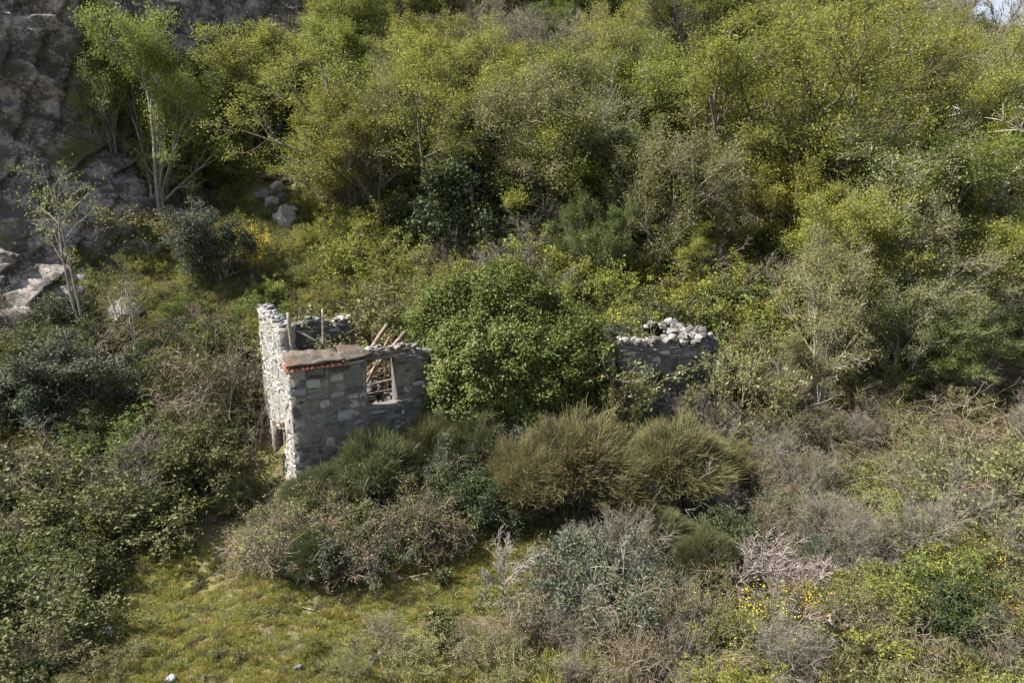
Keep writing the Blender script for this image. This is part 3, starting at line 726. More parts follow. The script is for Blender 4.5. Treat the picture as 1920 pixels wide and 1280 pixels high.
# roof remains over the left corner
slab("roof_slab", house, [(-.14, -.30, 4.70), (1.72, -.36, 4.76), (1.66, .50, 4.98), (-.06, .52, 5.0)], 0, .055, M['slab'], seed=1, amp=.05)
slab("roof_slab", house, [(1.62, -.42, 4.70), (2.75, -.16, 4.79), (2.40, .50, 5.04), (1.70, .50, 5.02)], 0, .05, M['slab'], seed=5, amp=.05)
def tile_mesh():
    V = []; n = 6; 
    for k, (y, r1) in enumerate(((-.30, .082), (.30, .066))):
        for rr in (r1, r1 - .016):
            for i in range(n + 1):
                a = math.pi * i / n; V.append((math.cos(a) * rr, y, math.sin(a) * rr * .85))
    F = []; m = n + 1
    for i in range(n):
        F += [(i, i + 1, 2 * m + i + 1, 2 * m + i), (m + i + 1, m + i, 3 * m + i, 3 * m + i + 1), (i + 1, i, m + i, m + i + 1), (2 * m + i, 2 * m + i + 1, 3 * m + i + 1, 3 * m + i)]
    F += [(0, 2 * m, 3 * m, m), (m - 1, 2 * m - 1, 4 * m - 1, 3 * m - 1)]
    return mesh_np("roof_tile", V, F, M['tile'])
tm = tile_mesh()
for i in range(12):
    o = link("roof_tile", tm, house); x = -.12 + i * .158 + (0 if i < 9 else .03)
    o.location = (x, -.10 - rnd.uniform(0, .07) + (i > 9) * -.05, 4.565 + .012 * i * .4 + rnd.uniform(-.02, .015)); o.rotation_euler = (math.radians(16), rnd.uniform(-.06, .06), rnd.uniform(-.12, .12) + (i > 9) * .3)
# masonry strip under the eave that carries the tiles
beam("eave_course", (-.05, -.02, 4.50), (2.5, -.02, 4.53), .16, .09, M['stone'], house, rough=.02, seed=8)
# two small broken bricks
for lx, ly, lz, nm, r_ in ((-.03, 1.5, 2.3, 'brick', .2), (.06, -.14, -.02, 'brick', .3), (.26, -.14, -.05, 'brick', 1.), (.14, -.16, .1, 'brick', .1)):
    o = link(nm, ST['tile'][int(r_ * 10) % 14], house); o.location = (lx, ly, lz); o.scale = (.2, .26, .13) if ly > 0 else (.26, .2, .17); o.rotation_euler = (.1, r_ * .6, r_)
# plastered door jamb and timber post in the door of the left wall
df = beam("door_jamb", (.10, 3.62, -1.4), (.12, 3.60, 1.75), .40, .30, M['wood'], house, rough=.02, seed=2)
beam("door_post", (.34, 3.2, -1.4), (.34, 3.28, 1.6), .14, .5, M['redwood'], house, rough=.01, seed=4)
beam("door_lintel", (.24, 2.2, 1.80), (.24, 3.9, 1.83), .34, .15, M['wood'], house, rough=.02, seed=6)
# loose things about the ruin, each one a thing of its own
HM = Matrix.Translation(HO) @ Matrix.Rotation(HA, 4, 'Z')
def hb(name, p, q, w, t, mat, label, cat, group=None, **kw):
    p, q = HM @ Vector(p), HM @ Vector(q)
    o = beam(name, p, q, w, t, mat, **kw)
    o["label"] = label; o["category"] = cat
    if group: o["group"] = group
    return o
gp = "old timbers of the ruined house"
hb("wooden_post", (.35, 1.0, 4.7), (.27, .95, 6.22), .12, .07, M['wood'], "thicker weathered post standing on the top of the left house wall", "post", gp)
hb("wooden_post", (1.35, .95, 4.3), (1.42, .95, 6.25), .07, .06, M['wood'], "thin upright pole behind the roof slab of the house ruin", "post", gp)
hb("fallen_plank", (.55, 1.1, 5.55), (1.5, .9, 4.95), .13, .05, M['wood'], "short grey plank sloping down between the two upright posts", "plank", gp)
hb("rafter", (2.2, 1.6, 3.1), (4.35, 2.8, 5.15), .14, .13, M['redwood'], "long leaning rafter seen through the window, left of the other two", "rafter", gp)
hb("rafter", (2.35, 1.2, 3.0), (4.75, 1.9, 4.98), .13, .12, M['redwood'], "thick leaning rafter whose end rises above the window lintel", "rafter", gp)
hb("rafter", (2.6, 1.0, 3.0), (4.0, 1.6, 4.9), .07, .07, M['redwood'], "thin brown rafter leaning inside the window opening", "rafter", gp)
hb("fallen_plank", (2.3, 1.5, 3.12), (4.3, 1.8, 3.25), .2, .05, M['wood'], "flat board lying across the rubble inside the window", "plank", gp)
hb("fallen_plank", (2.5, 1.1, 2.98), (4.2, 1.1, 3.05), .14, .05, M['redwood'], "narrow dark board on the rubble just behind the window sill", "plank", gp)
rub = empty("rubble_heap", tuple(HM @ Vector((3.4, 2.6, 1.2))), "heap of fallen stones and earth inside the ruined house behind its window", "rubble")
its = []
for i in range(190):
    x, y = rnd.gauss(0, 1.1), rnd.gauss(0, .9); z = 1.75 * math.exp(-(x * x + y * y) / 2.2) - rnd.random() * .1; s = rnd.uniform(.15, .5)
    its.append((s if z > .9 else 0, rnd.choice(ST['rubble']), TRS((x, y, z), (rnd.uniform(-.5, .5), rnd.uniform(-.5, .5), rnd.uniform(0, 6)), (s, s * .8, s * .45))))
lay(its, rub, 45)
V = []; n = 16
for i in range(n + 1):
    for j in range(n + 1):
        x, y = (i / n - .5) * 5.6, (j / n - .5) * 5.2; V.append((x, y, 1.62 * math.exp(-(x * x + y * y) / 2.4) - .1 + .08 * mn.noise(Vector((x * 3, y * 3, 0)))))
I = np.arange((n + 1) ** 2).reshape(n + 1, n + 1)
link("earth", mesh_np("earth", V, np.stack([I[:-1, :-1].ravel(), I[1:, :-1].ravel(), I[1:, 1:].ravel(), I[:-1, 1:].ravel()], 1), M['ground']), rub)

# ---- the collapsed wall on the right
RA = math.radians(16); RO = (3.3, 24.7, 0)
rw = empty("ruined_stone_wall", RO, "collapsed stone wall topped with pale rubble, right of the ivy mound", "wall", rz=RA)
HR = lambda x: 4.45 + .12 * math.sin(x * 3) + .08 * math.sin(x * 9) + .25 * math.exp(-((x - 1.3) / .5) ** 2) - (.9 * max(0, x - 4.7)) - (1.2 if x < .75 else 0) + (.95 if x < .55 else 0)
core = profile_wall("wall_core", M['mortar'], rw, 5.7, HR, .3, fr_front, .6, [], seed=12, amp=.06)
sr = wall_stones(pack(5.7, lambda x: HR(x) - .03, [], wr=(1, 4), hr=(1, 2), z0=.3, seed=13, cw=.12, ch=.10), fr_front, 'stone', (-.02, .10), .26, 5, gap=.024, vis=lambda x, z: z > 1.6)
lay(sr, core, 200)
fr_rr = lambda x, d, z: ((5.0 - d, .62 + x, z), 'v')
HRR = lambda s: 4.45 + .10 * math.sin(s * 5) + .12 * s - max(0, s - 2.2) * 1.1
core2 = profile_wall("side_wall_core", M['mortar'], rw, 3.0, HRR, .8, lambda x, d, z: ((4.5 - d - x * .22, .62 + x, z), 'v'), .6, [], seed=14, amp=.05)
its = []
for i in range(230):
    t = rnd.random(); s = rnd.uniform(.13, .40) * (1 if rnd.random() < .8 else 1.25)
    if t < .45: x = rnd.uniform(1.6, 5.2); y = rnd.uniform(.0, .62); z = HR(x) + s * .2 + max(0, .34 - abs(x - 3.9) * .25) * rnd.random()
    elif t < .9: q = rnd.random() ** 1.2 * 3.0; x = 4.5 - q * .22 + rnd.uniform(-.75, .1); y = .55 + q; z = HRR(q) + s * .25 + rnd.random() * .12
    else: x = rnd.uniform(.8, 2.2); y = rnd.uniform(.0, .6); z = HR(x) + s * .2
    k = 'rubble'
    its.append((s, rnd.choice(BL[k] + ST[k][:6]), TRS((x, y, z), (rnd.uniform(-.5, .5), rnd.uniform(-.5, .5), rnd.uniform(0, 6)), (s, s * rnd.uniform(.7, 1), s * rnd.uniform(.5, .8)))))
lay(its, core, 90)

# ---- ivy mound over the rest of the building
MC = np.array([0.05, 25.6, 2.4]); MR = 30 * math.pi / 180 * .55
def inside(p):
    q = p - MC; c, s = math.cos(-MR), math.sin(-MR); x = q[..., 0] * c - q[..., 1] * s; y = q[..., 0] * s + q[..., 1] * c; z = q[..., 2]
    a = (np.abs(x / 3.5) ** 4.5 + np.abs(y / 2.6) ** 3.6 + np.abs(z / 3.1) ** 3.6)
    b = ((x + .05) / 2.25) ** 2 + ((y - .9) / 2.2) ** 2 + np.abs((z - 1.6) / 3.4) ** 2.6
    c_ = ((x - 1.6) / 1.9) ** 2 + ((y - .4) / 2.0) ** 2 + ((z - 1.5) / 2.3) ** 2
    d = ((x + 2.0) / 1.9) ** 2 + ((y - 1.3) / 1.9) ** 2 + ((z - 1.5) / 3.1) ** 2
    return np.minimum(np.minimum(a, b), np.minimum(c_, d))
def mound_surface(D):
    t = np.full(len(D), 6.5)
    for _ in range(90):
        f = inside(MC + D * t[:, None]); t = np.where(f > 1, t - .06, t)
    return t
def lumps(P):
    return (.22 * np.sin(P[:, 0] * 3.1 + 1.3 * np.sin(P[:, 2] * 2.2)) * np.sin(P[:, 2] * 2.9 + P[:, 1] * 1.7) + .16 * np.sin(P[:, 0] * 6.3 + P[:, 2] * 3.7 + 1) * np.sin(P[:, 2] * 6.9 - P[:, 1] * 5.3)
            + .10 * np.sin(P[:, 0] * 12.1 + 2) * np.sin(P[:, 2] * 13.3 + P[:, 1] * 11))
def mound_pts(n, seed):
    r = np.random.default_rng(seed); D = r.normal(size=(n, 3)); D[:, 2] *= .95; D /= np.linalg.norm(D, axis=1, keepdims=True); D = D[(D[:, 2] > -.72)]
    t = mound_surface(D); k = r.random(len(t)) < (t / 5.2) ** 2 * (.8 + .9 * np.clip(D[:, 2], 0, 1)); D = D[k]; t = t[k]; P = MC + D * t[:, None]; P = P + D * lumps(P)[:, None]; return P, D
mound = empty("ivy_covered_ruin", (MC[0], MC[1], .6), "tall rounded mound of dense green ivy burying the middle of the ruin", "ivy")
org = Vector((MC[0], MC[1], .6))
nu, nv = 90, 56; V = []
TH, PH = np.meshgrid(np.linspace(0, 2 * math.pi, nu, endpoint=False), np.linspace(.02, 2.45, nv), indexing='ij')
D = np.stack([np.cos(TH) * np.sin(PH), np.sin(TH) * np.sin(PH), np.cos(PH)], -1).reshape(-1, 3)
P = MC + D * mound_surface(D)[:, None]; P = P + D * (lumps(P) - .30)[:, None] - np.array(org)
I = np.arange(nu * nv).reshape(nu, nv); J = np.roll(I, -1, 0)
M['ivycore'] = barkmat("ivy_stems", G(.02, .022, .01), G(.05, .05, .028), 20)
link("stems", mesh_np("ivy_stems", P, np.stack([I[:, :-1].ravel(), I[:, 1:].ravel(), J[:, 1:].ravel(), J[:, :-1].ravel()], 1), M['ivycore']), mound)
P, D = mound_pts(270000, 31); r = np.random.default_rng(32)
keep = (P[:, 1] < 28.2) | (r.random(len(P)) < .35); P, D = P[keep], D[keep]
P = P + D * (r.exponential(.09, len(P)) - .13)[:, None] + r.normal(0, .03, P.shape)
# hanging sprays that stick out of the face
C0, D0 = mound_pts(1100, 33); sel = (C0[:, 2] < 5.6) & (C0[:, 1] < 26.5); C0, D0 = C0[sel], D0[sel]
Cs = np.repeat(C0, 56, 0) + np.repeat(D0, 56, 0) * r.uniform(.0, .38, (len(C0) * 56, 1)) + r.normal(0, .13, (len(C0) * 56, 3)) * [1, 1, .8]
Ds = np.repeat(D0, 56, 0)
PA = np.concatenate([P, Cs]); DA = np.concatenate([D, Ds]); D_up = DA[:, 2].copy(); DA[:, 2] += .3
DA = DA * (.45 + .55 * (1 - np.clip(D_up, 0, 1)))[:, None]
V, F = leaf_arrays(r, PA - np.array(org), .095, nb=DA, upb=.25, asp=.8)
g = .5 + .5 * np.sin(PA[:, 0] * 1.9) * np.sin(PA[:, 1] * 2.1 + 1) * np.sin(PA[:, 2] * 2.7)
link("foliage", mesh_np("ivy_leaves", V, F, M['ivy'], fattr=np.clip(r.normal(.5, .2, len(PA)) * .7 + .3 * g, 0, 1)), mound)
# ------------------------------------------------------------ placing plants
def project(P):
    P = np.asarray(P, float); y = P[..., 1]; z = P[..., 2] - CAMZ; c, s = math.cos(PITCH), math.sin(PITCH)
    dep = y * c - z * s; up = y * s + z * c
    return 960 + FPX * P[..., 0] / dep, 640 - FPX * up / dep
def inpoly(px, py, poly):
    inn = np.zeros(px.shape, bool); n = len(poly)
    for i in range(n):
        (x1, y1), (x2, y2) = poly[i], poly[(i + 1) % n]
        if y1 == y2: continue
        inn ^= ((y1 > py) != (y2 > py)) & (px < (x2 - x1) * (py - y1) / (y2 - y1) + x1)
    return inn
def footprint(x, y):
    """inside the house, the mound or the right wall"""
    c, s = math.cos(HA), math.sin(HA); u = (x - HO[0]) * c + (y - HO[1]) * s; v = -(x - HO[0]) * s + (y - HO[1]) * c
    a = ((u > -2.3) & (u < 4.6) & (v > -.6) & (v < 5.2)) | ((u > -3.4) & (u < .2) & (v > .2) & (v < 3.8))
    b = ((x - MC[0]) / 3.6) ** 2 + ((y - MC[1]) / 2.9) ** 2 < 1
    c, s = math.cos(RA), math.sin(RA); u = (x - RO[0]) * c + (y - RO[1]) * s; v = -(x - RO[0]) * s + (y - RO[1]) * c
    d = (u > -.4) & (u < 6.4) & (v > -3.2) & (v < 1.0)
    e = (u > 2.2) & (u < 5.0) & (v > .5) & (v < 4.2)
    return a | b | d | e
def spread_in(poly, dens, seed, ymin=10, ymax=90, gap=0, shrub=False):
    r = np.random.default_rng(seed); x0, x1 = -70, 75; n = int((x1 - x0) * (ymax - ymin) * dens)
    x = r.uniform(x0, x1, n); y = r.uniform(ymin, ymax, n); z = terrain(x, y); px, py = project(np.stack([x, y, z], 1))
    k = inpoly(px, py, poly) & ~footprint(x, y)
    if dens > 60: k &= (fbm(x, y, .9, 3, 3) > -.42) | (r.random(n) < .25)
    if shrub: k &= ~(inpoly(px, py, [(455, 285), (600, 260), (590, 450), (450, 450)]) & (r.random(n) < .97))
    P = np.stack([x, y, z], 1)[k]
    if gap and len(P):
        keep = []; 
        for p in P:
            if all((p[0] - q[0]) ** 2 + (p[1] - q[1]) ** 2 > gap * gap for q in keep[-400:]): keep.append(p)
        P = np.array(keep)
    return P

GR = [(-200, 1400), (-100, 1240), (120, 1100), (230, 1040), (330, 1000), (400, 1020), (430, 1060), (540, 1085), (640, 1090), (760, 1070), (900, 1040), (990, 1010), (1070, 1050), (1040, 1170), (1010, 1400)]
BR = [(-300, 1270), (-300, 600), (100, 610), (240, 640), (470, 660), (480, 880), (390, 975), (310, 1005), (215, 1050), (130, 1110), (20, 1200)]
SL = [(-400, 640), (-400, 430), (0, 440), (120, 450), (230, 380), (330, 330), (480, 380), (640, 330), (640, 420), (700, 560), (470, 640), (240, 640), (100, 610)]
BELT = [(430, 1060), (440, 1000), (520, 900), (860, 830), (960, 880), (990, 1000), (880, 1040), (760, 1075), (640, 1095), (540, 1090), (460, 1075)]
MIDR = [(1000, 1050), (960, 880), (1130, 780), (1400, 780), (1560, 860), (1560, 1060), (1380, 1130), (1080, 1100)]
RT = [(1380, 1130), (1560, 1060), (1560, 860), (1400, 780), (1400, 690), (2400, 640), (2400, 1400), (1010, 1400), (1040, 1170), (1080, 1100)]
HILL = [(330, 330), (300, 150), (420, -60), (520, -400), (2600, -400), (2600, 640), (1400, 690), (1390, 720), (1130, 700), (700, 560), (640, 420), (480, 380)]

def strew(name, poly, dens, seed, kinds, h, label, cat, vert=None, **k):
    P = spread_in(poly, dens, seed, shrub=True, **k); ms = []; sc = []
    for kd in kinds:
        for v in range(len(ARCH[kd])): ms.append((joined(kd, v), HT[kd][v]))
    hm = sum(m[1] for m in ms) / len(ms); sc = R.uniform(*h, len(P)) / hm
    print(name, len(P)); return scatter(name, P, sc, [m[0] for m in ms], label, cat)
def strew_m(name, poly, dens, seed, meshes, s, label, cat, **k):
    P = spread_in(poly, dens, seed, **k); print(name, len(P)); return scatter(name, P, R.uniform(*s, len(P)), meshes, label, cat)

strew_m("grass", GR, 110, 1, GRASS + GRASS + GRASS, (.5, 1.1), "short yellow-green grass of the small clearing below the ruin", "grass", ymax=22)
strew_m("clearing_weeds", GR, 10, 2, WEED[1:] + TALL + TALL, (.35, .9), "low weeds and tufts dotted through the grass clearing", "weeds", ymax=22)
strew_m("meadow_flowers", GR, .9, 3, FLOW, (.6, 1.2), "tiny yellow flowers in the grass clearing", "flowers", ymax=22)
strew_m("slope_grass", SL, 26, 4, TALL + WEED, (.7, 1.7), "rough grass and herbs on the open slope above the house", "grass", ymin=22, ymax=60)
strew_m("field_weeds", BR, 9, 5, WEED + TALL, (.8, 1.7), "weeds under the bramble thicket left of the house", "weeds", ymax=34)
strew_m("thicket_weeds", BELT + [], 14, 6, WEED + TALL, (.8, 1.8), "tall weeds between the brown bushes before the house", "weeds", ymax=26)
strew_m("brush_weeds", MIDR, 14, 7, WEED + TALL, (.8, 1.8), "weeds and dry grass beneath the broom bushes", "weeds", ymax=30)
strew_m("right_weeds", RT, 13, 8, WEED + TALL + GRASS[:1], (.8, 2.0), "dry grass and weeds filling the right foreground", "weeds", ymax=34)
strew("bramble_thicket", BR, .75, 9, ['bramble', 'bramble', 'darkbush', 'olivebush', 'brownbush', 'twig', 'bramble', 'freshbush', 'tangle'], (1.0, 2.3), "dense bramble thicket filling the left side beside the house", "brambles", ymax=34)
strew("slope_scrub", SL, .5, 10, ['shrub_spring', 'shrub_spring', 'olivebush', 'freshbush', 'brownbush'], (.6, 1.5), "low scrub scattered over the open slope below the cliff", "scrub", ymin=22, ymax=60)
strew("brown_scrub", BELT, .75, 11, ['greenbroom', 'olivebush', 'brownbush', 'bramble', 'greenbroom', 'bluebush'], (1.0, 2.0), "brown and olive scrub between the clearing and the house", "scrub", ymax=26)
strew("broom_scrub", MIDR, .8, 12, ['olivebush', 'twig', 'brownbush', 'olivebush', 'brownbush', 'bluebush'], (.6, 1.7), "mixed scrub among the broom bushes right of centre", "scrub", ymax=30)
strew("right_scrub", RT, .95, 13, ['brownbush', 'olivebush', 'shrub_spring', 'tangle', 'twig', 'olivebush', 'brownbush', 'tangle', 'twig'], (.6, 1.8), "brown and green scrub covering the lower right slope", "scrub", ymax=34)
strew("undergrowth", HILL, .8, 14, ['shrub_spring', 'freshbush', 'olivebush', 'shrub_spring', 'olivebush', 'shrub_spring', 'bramble', 'twig'], (1.4, 3.3), "undergrowth of the wooded hillside behind the ruin", "undergrowth", ymin=27, ymax=90)

def P_(kind, px, py, h, label, wide=1.0, group=None, dz=0):
    p = ground(px, py); p[2] += dz; return put(kind, p, h, label, group, wide)

# ---- trees one can tell apart on the hillside
T = [
 ('spring_big', 770, 455, 11.0, "broad yellow-green tree with dark forking stems, largest above the ivy mound", 1.1),
 ('spring', 660, 430, 7.5, "bright yellow-green tree just right of the stacked pale rocks", 1.15),
 ('spring', 500, 300, 8.5, "yellow-green tree whose crown borders the dark cliff gap", 1.2),
 ('spring', 640, 190, 9.0, "yellow-green tree at the top just right of the pink cliff face", 1.1),
 ('spring', 300, 440, 12.0, "tall dark-toned leafy tree standing against the shaded cliff", .72),
 ('fresh', 350, 400, 8.5, "leafy tree on the gully side of the tall one at the cliff", .8),
 ('fresh', 215, 425, 12.5, "leafy tree highest on the left, in front of the dark cliff top", .55),
 ('holm', 232, 300, 4.5, "bluish evergreen at the foot of the cliff below the leafy cliff trees", 1.0),
 ('holm', 325, 400, 4.0, "dark bluish evergreen beside the brown twigs under the cliff", 1.0),
 ('holm', 415, 530, 3.8, "grey-green evergreen left of the orange-yellow gorse", 1.0),
 ('holm', 150, 790, 3.3, "silvery dark evergreen standing in the brambles at the left", 1.25),
 ('holm', 70, 800, 2.4, "low silvery grey bush left of the bigger silvery evergreen", 1.4),
 ('freshbush', 250, 395, 2.6, "green shrub at the foot of the tall leafy cliff tree", 1.4),
 ('olivebush', 180, 380, 2.4, "olive shrub on the rock ledge under the highest leafy cliff tree", 1.4),
 ('shrub_spring', 330, 350, 2.4, "light shrub right of the leafy cliff tree foot", 1.4),
 ('bluebush', 210, 300, 2.6, "bluish shrub clinging to the cliff left of the leafy cliff trees", 1.3),
 ('olivebush', 40, 470, 2.2, "olive shrub at the very left edge below the pale rock", 1.4),
 ('freshbush', 90, 500, 1.9, "green shrub left of the slender sapling under the rock", 1.4),
 ('olivebush', 40, 330, 2.0, "small olive shrub rooted high on the cliff at the left edge", 1.2),
 ('brownbush', 120, 420, 1.6, "dry shrub growing on the lower cliff ledge", 1.3),
 ('olivebush', 265, 470, 2.4, "olive shrub below the cliff beside the slender sapling", 1.4),
 ('evergreen', 415, 300, 5.5, "dark evergreen in the shaded gully right of the leafy cliff trees", 1.2),
 ('evergreen', 480, 240, 5.5, "dark evergreen high in the shaded gully below the pink cliff face", 1.2),
 ('evergreen', 380, 200, 6.0, "dark evergreen at the top of the shaded gully", 1.2),
 ('evergreen', 440, 120, 6.0, "dark evergreen at the upper frame edge over the gully", 1.2),
 ('thin', 163, 640, 8.0, "slender pale-stemmed sapling on the slope in front of the cliff", .8),
 ('thin', 232, 640, 4.2, "small sapling with a leaning stem beside the grey boulder", 1.0),
 ('thin', 262, 700, 4.0, "short young tree above the brambles right of the silvery evergreen", 1.0),
 ('bare', 400, 370, 3.6, "brown bare bush-like tree between the two evergreens and pale rocks", 1.2),
 ('evergreen', 875, 505, 5.6, "dark ivy-clad tree right behind the top of the ivy mound", .95),
 ('evergreen', 835, 480, 3.6, "smaller dark evergreen at the left of the ivy-clad tree", 1.1),
 ('evergreen', 1000, 480, 3.2, "dark green low tree over the right shoulder of the ivy mound", 1.3),
 ('fresh', 1145, 590, 5.6, "upright bright green laurel-like tree right behind the ivy mound", .7),
 ('fresh', 960, 400, 8.0, "mid-green tree above the dark ivy-clad tree", 1.0),
 ('bare', 1000, 290, 9.0, "bare grey-brown tree at the top centre of the wood", 1.0),
 ('bare', 830, 90, 7.0, "dark bare tree at the upper edge, left of the centre", 1.0),
 ('tangle', 1095, 330, 4.4, "reddish brown tangle of dead vines hanging in the centre wood", .7),
 ('olive', 1060, 430, 8.5, "airy olive tree just below the dead vine tangle", 1.0),
 ('spring', 1180, 400, 9.5, "yellow-green tree right of the dead vine tangle", 1.1),
 ('spring_big', 1400, 480, 12.5, "wide spring tree with dark arching limbs above the collapsed wall", 1.15),
 ('spring', 1330, 560, 4.5, "small spring tree directly above the pale rubble wall", 1.2),
 ('olive', 1530, 780, 7.0, "tall airy olive tree right of the collapsed wall", .75),
 ('olive', 1455, 800, 3.6, "low leaning olive tree touching the right end of the collapsed wall", .9),
 ('spring', 1580, 700, 7.5, "yellowish tree behind the tall airy olive tree", 1.0),
 ('spring', 1700, 570, 7.0, "bright rounded spring tree in the middle of the right slope", 1.1),
 ('fresh', 1775, 520, 6.0, "greener tree at the right of the bright rounded spring tree", 1.0),
 ('evergreen', 1800, 440, 4.4, "dark green bush-like tree left of the pale-barked tree", 1.1),
 ('pale', 1890, 470, 7.5, "white-barked leafless tree at the right edge", 1.15),
 ('pale', 1800, 330, 3.6, "smaller pale-branched tree above and left of the white-barked one", 1.0),
 ('bare', 1870, 250, 8.5, "brown bare tree over the white-barked tree at the right", 1.1),
 ('bare', 1740, 190, 8.0, "grey bare tree on the upper right slope", 1.0),
 ('bare', 1250, 190, 8.5, "pale bare tree among green ones, upper middle of the wood", .9),
 ('spring_big', 1560, 330, 11.0, "large spring tree in the right half with whitish limbs showing", 1.0),
 ('olive', 1660, 740, 5.0, "low olive tree with bare grey twigs, right of the tall airy one", 1.1),
 ('pale', 1640, 640, 4.5, "little grey-limbed tree half hidden on the right slope", 1.1),
 ('olive', 1880, 700, 5.5, "olive tree at the right edge under the white-barked tree", 1.1),
 ('fresh', 1780, 760, 4.6, "small dense green tree by the right edge above the dry vines", 1.2),
 ('holm', 1185, 690, 2.3, "grey-green shrub-like tree behind the rubble topped wall", 1.2),
 ('layer', 1830, 75, 5.0, "feathery tree on the skyline beside the patch of sky", 1.1),
 ('bare', 1905, 95, 2.6, "thin leafless tree against the sky in the corner", 1.0),
]
for k, px, py, h, lb, w in T: P_(k, px, py, h, lb, w)

# ---- the crowded wood, where one tree looks like the next
LMK = [("large forked spring tree", 720, 240), ("stacked pale rocks", 520, 360), ("dark ivy-clad tree", 880, 380), ("dead vine tangle", 1095, 250), ("wide tree with arching limbs", 1400, 340),
       ("tall airy olive tree", 1480, 580), ("white-barked tree", 1870, 320), ("rubble topped wall", 1290, 640), ("corner patch of sky", 1895, 20), ("dark cliff gap", 460, 130), ("top of the ivy mound", 960, 490),
       ("pink cliff face", 570, 60), ("bare tree at the top centre", 990, 130), ("bright rounded spring tree", 1700, 480), ("upright laurel-like tree", 1145, 510), ("greyish bare tree upper right", 1740, 110), ("whitish limbed spring tree", 1560, 220)]
_used = set()
def relation(kt, px, py):
    for _, nm, lx, ly in sorted((math.hypot(px - lx, (py - ly)), nm, lx, ly) for nm, lx, ly in LMK):
        dx, dy = px - lx, py - ly; d = math.hypot(dx, dy); a = math.degrees(math.atan2(-dy, dx)) % 360
        w = ["right of", "above and right of", "above", "above and left of", "left of", "below and left of", "below", "below and right of"][int((a + 22.5) // 45) % 8]
        q = "just" if d < 75 else ("a little" if d < 150 else "well")
        lb = "crowded %s tree %s %s the %s" % (kt, q, w, nm)
        if lb not in _used: _used.add(lb); return lb
    return lb
def wood(poly, n, seed, mix, group):
    r = np.random.default_rng(seed); done = 0; pts = []
    P = spread_in(poly, .5, seed, ymin=28, ymax=88, shrub=True)
    r.shuffle(P)
    for p in P:
        if done >= n: break
        if all((p[0] - q[0]) ** 2 + (p[1] - q[1]) ** 2 > 3.1 ** 2 for q in pts):
            pts.append(p); k = mix[r.integers(len(mix))]; h = r.uniform(5.6, 9.0) * (1.2 if k == 'spring_big' else 1)
            if p[0] / p[1] > .60 and p[1] > 50: h *= .45
            cx, cy = project(np.array([[p[0], p[1], p[2] + h * .6]]))
            put(k, p, h, relation(KTXT[k], float(cx[0]), float(cy[0])), group, r.uniform(.9, 1.25)); done += 1
    print(group, done)
KTXT = {'spring': 'yellow-green', 'spring_big': 'broad yellow-green', 'olive': 'airy olive', 'fresh': 'mid-green', 'bare': 'bare grey', 'pale': 'white-limbed'}
wood([(560, 20), (560, -300), (900, -300), (900, 20), (880, 250), (600, 260)], 26, 21, ['spring', 'spring', 'spring_big', 'olive', 'bare'], "crowded trees, upper left centre")
wood([(900, -300), (1250, -300), (1250, 250), (1300, 420), (950, 420), (880, 250)], 36, 22, ['spring', 'olive', 'olive', 'fresh', 'bare', 'bare', 'spring'], "crowded trees above the mound")
wood([(1250, -300), (1700, -300), (1700, 260), (1640, 420), (1300, 420)], 44, 23, ['spring', 'fresh', 'spring', 'olive', 'bare', 'spring', 'spring_big', 'olive'], "crowded trees of the upper right slope")
wood([(1700, -100), (1900, 20), (2500, 60), (2500, 430), (1700, 430)], 34, 24, ['bare', 'olive', 'bare', 'spring', 'bare', 'olive'], "crowded trees near the right edge")
wood([(1450, 450), (2200, 430), (2200, 700), (1540, 720)], 18, 25, ['spring', 'olive', 'spring', 'bare'], "crowded trees low on the right slope")
wood([(680, 300), (760, 260), (1300, 430), (1400, 520), (1180, 560), (1050, 450), (760, 470)], 14, 26, ['spring', 'olive', 'fresh'], "crowded trees just above the mound")
RM = Matrix.Translation(RO) @ Matrix.Rotation(RA, 4, 'Z')
for k, u, v, z, h, w, lb in [('olivebush', .3, -.5, 1.0, 2.4, .5, "grey-green climber at the left end of the collapsed wall"), ('twig', 2.6, -1.0, .8, 2.0, .6, "bare twigs crossing the face of the collapsed wall"), ('twig', 3.8, -1.3, .9, 2.2, .9, "low bare twigs before the right half of the collapsed wall"),
                             ('tangle', 4.8, -.6, .8, 2.2, .6, "vines covering the right end of the collapsed wall"), ('bluebush', 1.1, -.45, 3.2, .9, .7, "small grey-green plant rooted on the face of the collapsed wall"), ('olivebush', 5.6, -.3, 1.0, 3.6, .8, "olive bush growing up the right end of the collapsed wall"),
                             ('olivebush', 1.4, 1.2, 1.6, 3.2, 1.0, "pale bush rising behind the left part of the collapsed wall"), ('freshbush', 2.6, 1.6, 1.8, 3.0, 1.0, "leafy bush in the corner between the collapsed wall and its side wall"), ('brownbush', 3.2, -1.6, .4, 1.3, 1.2, "brown scrub at the foot of the collapsed wall"), ('darkbush', 1.5, -1.5, .6, 1.5, 1.1, "dark scrub in the shade at the wall foot beside the ivy")]:
    put(k, RM @ Vector((u, v, z)), h, lb, None, w)
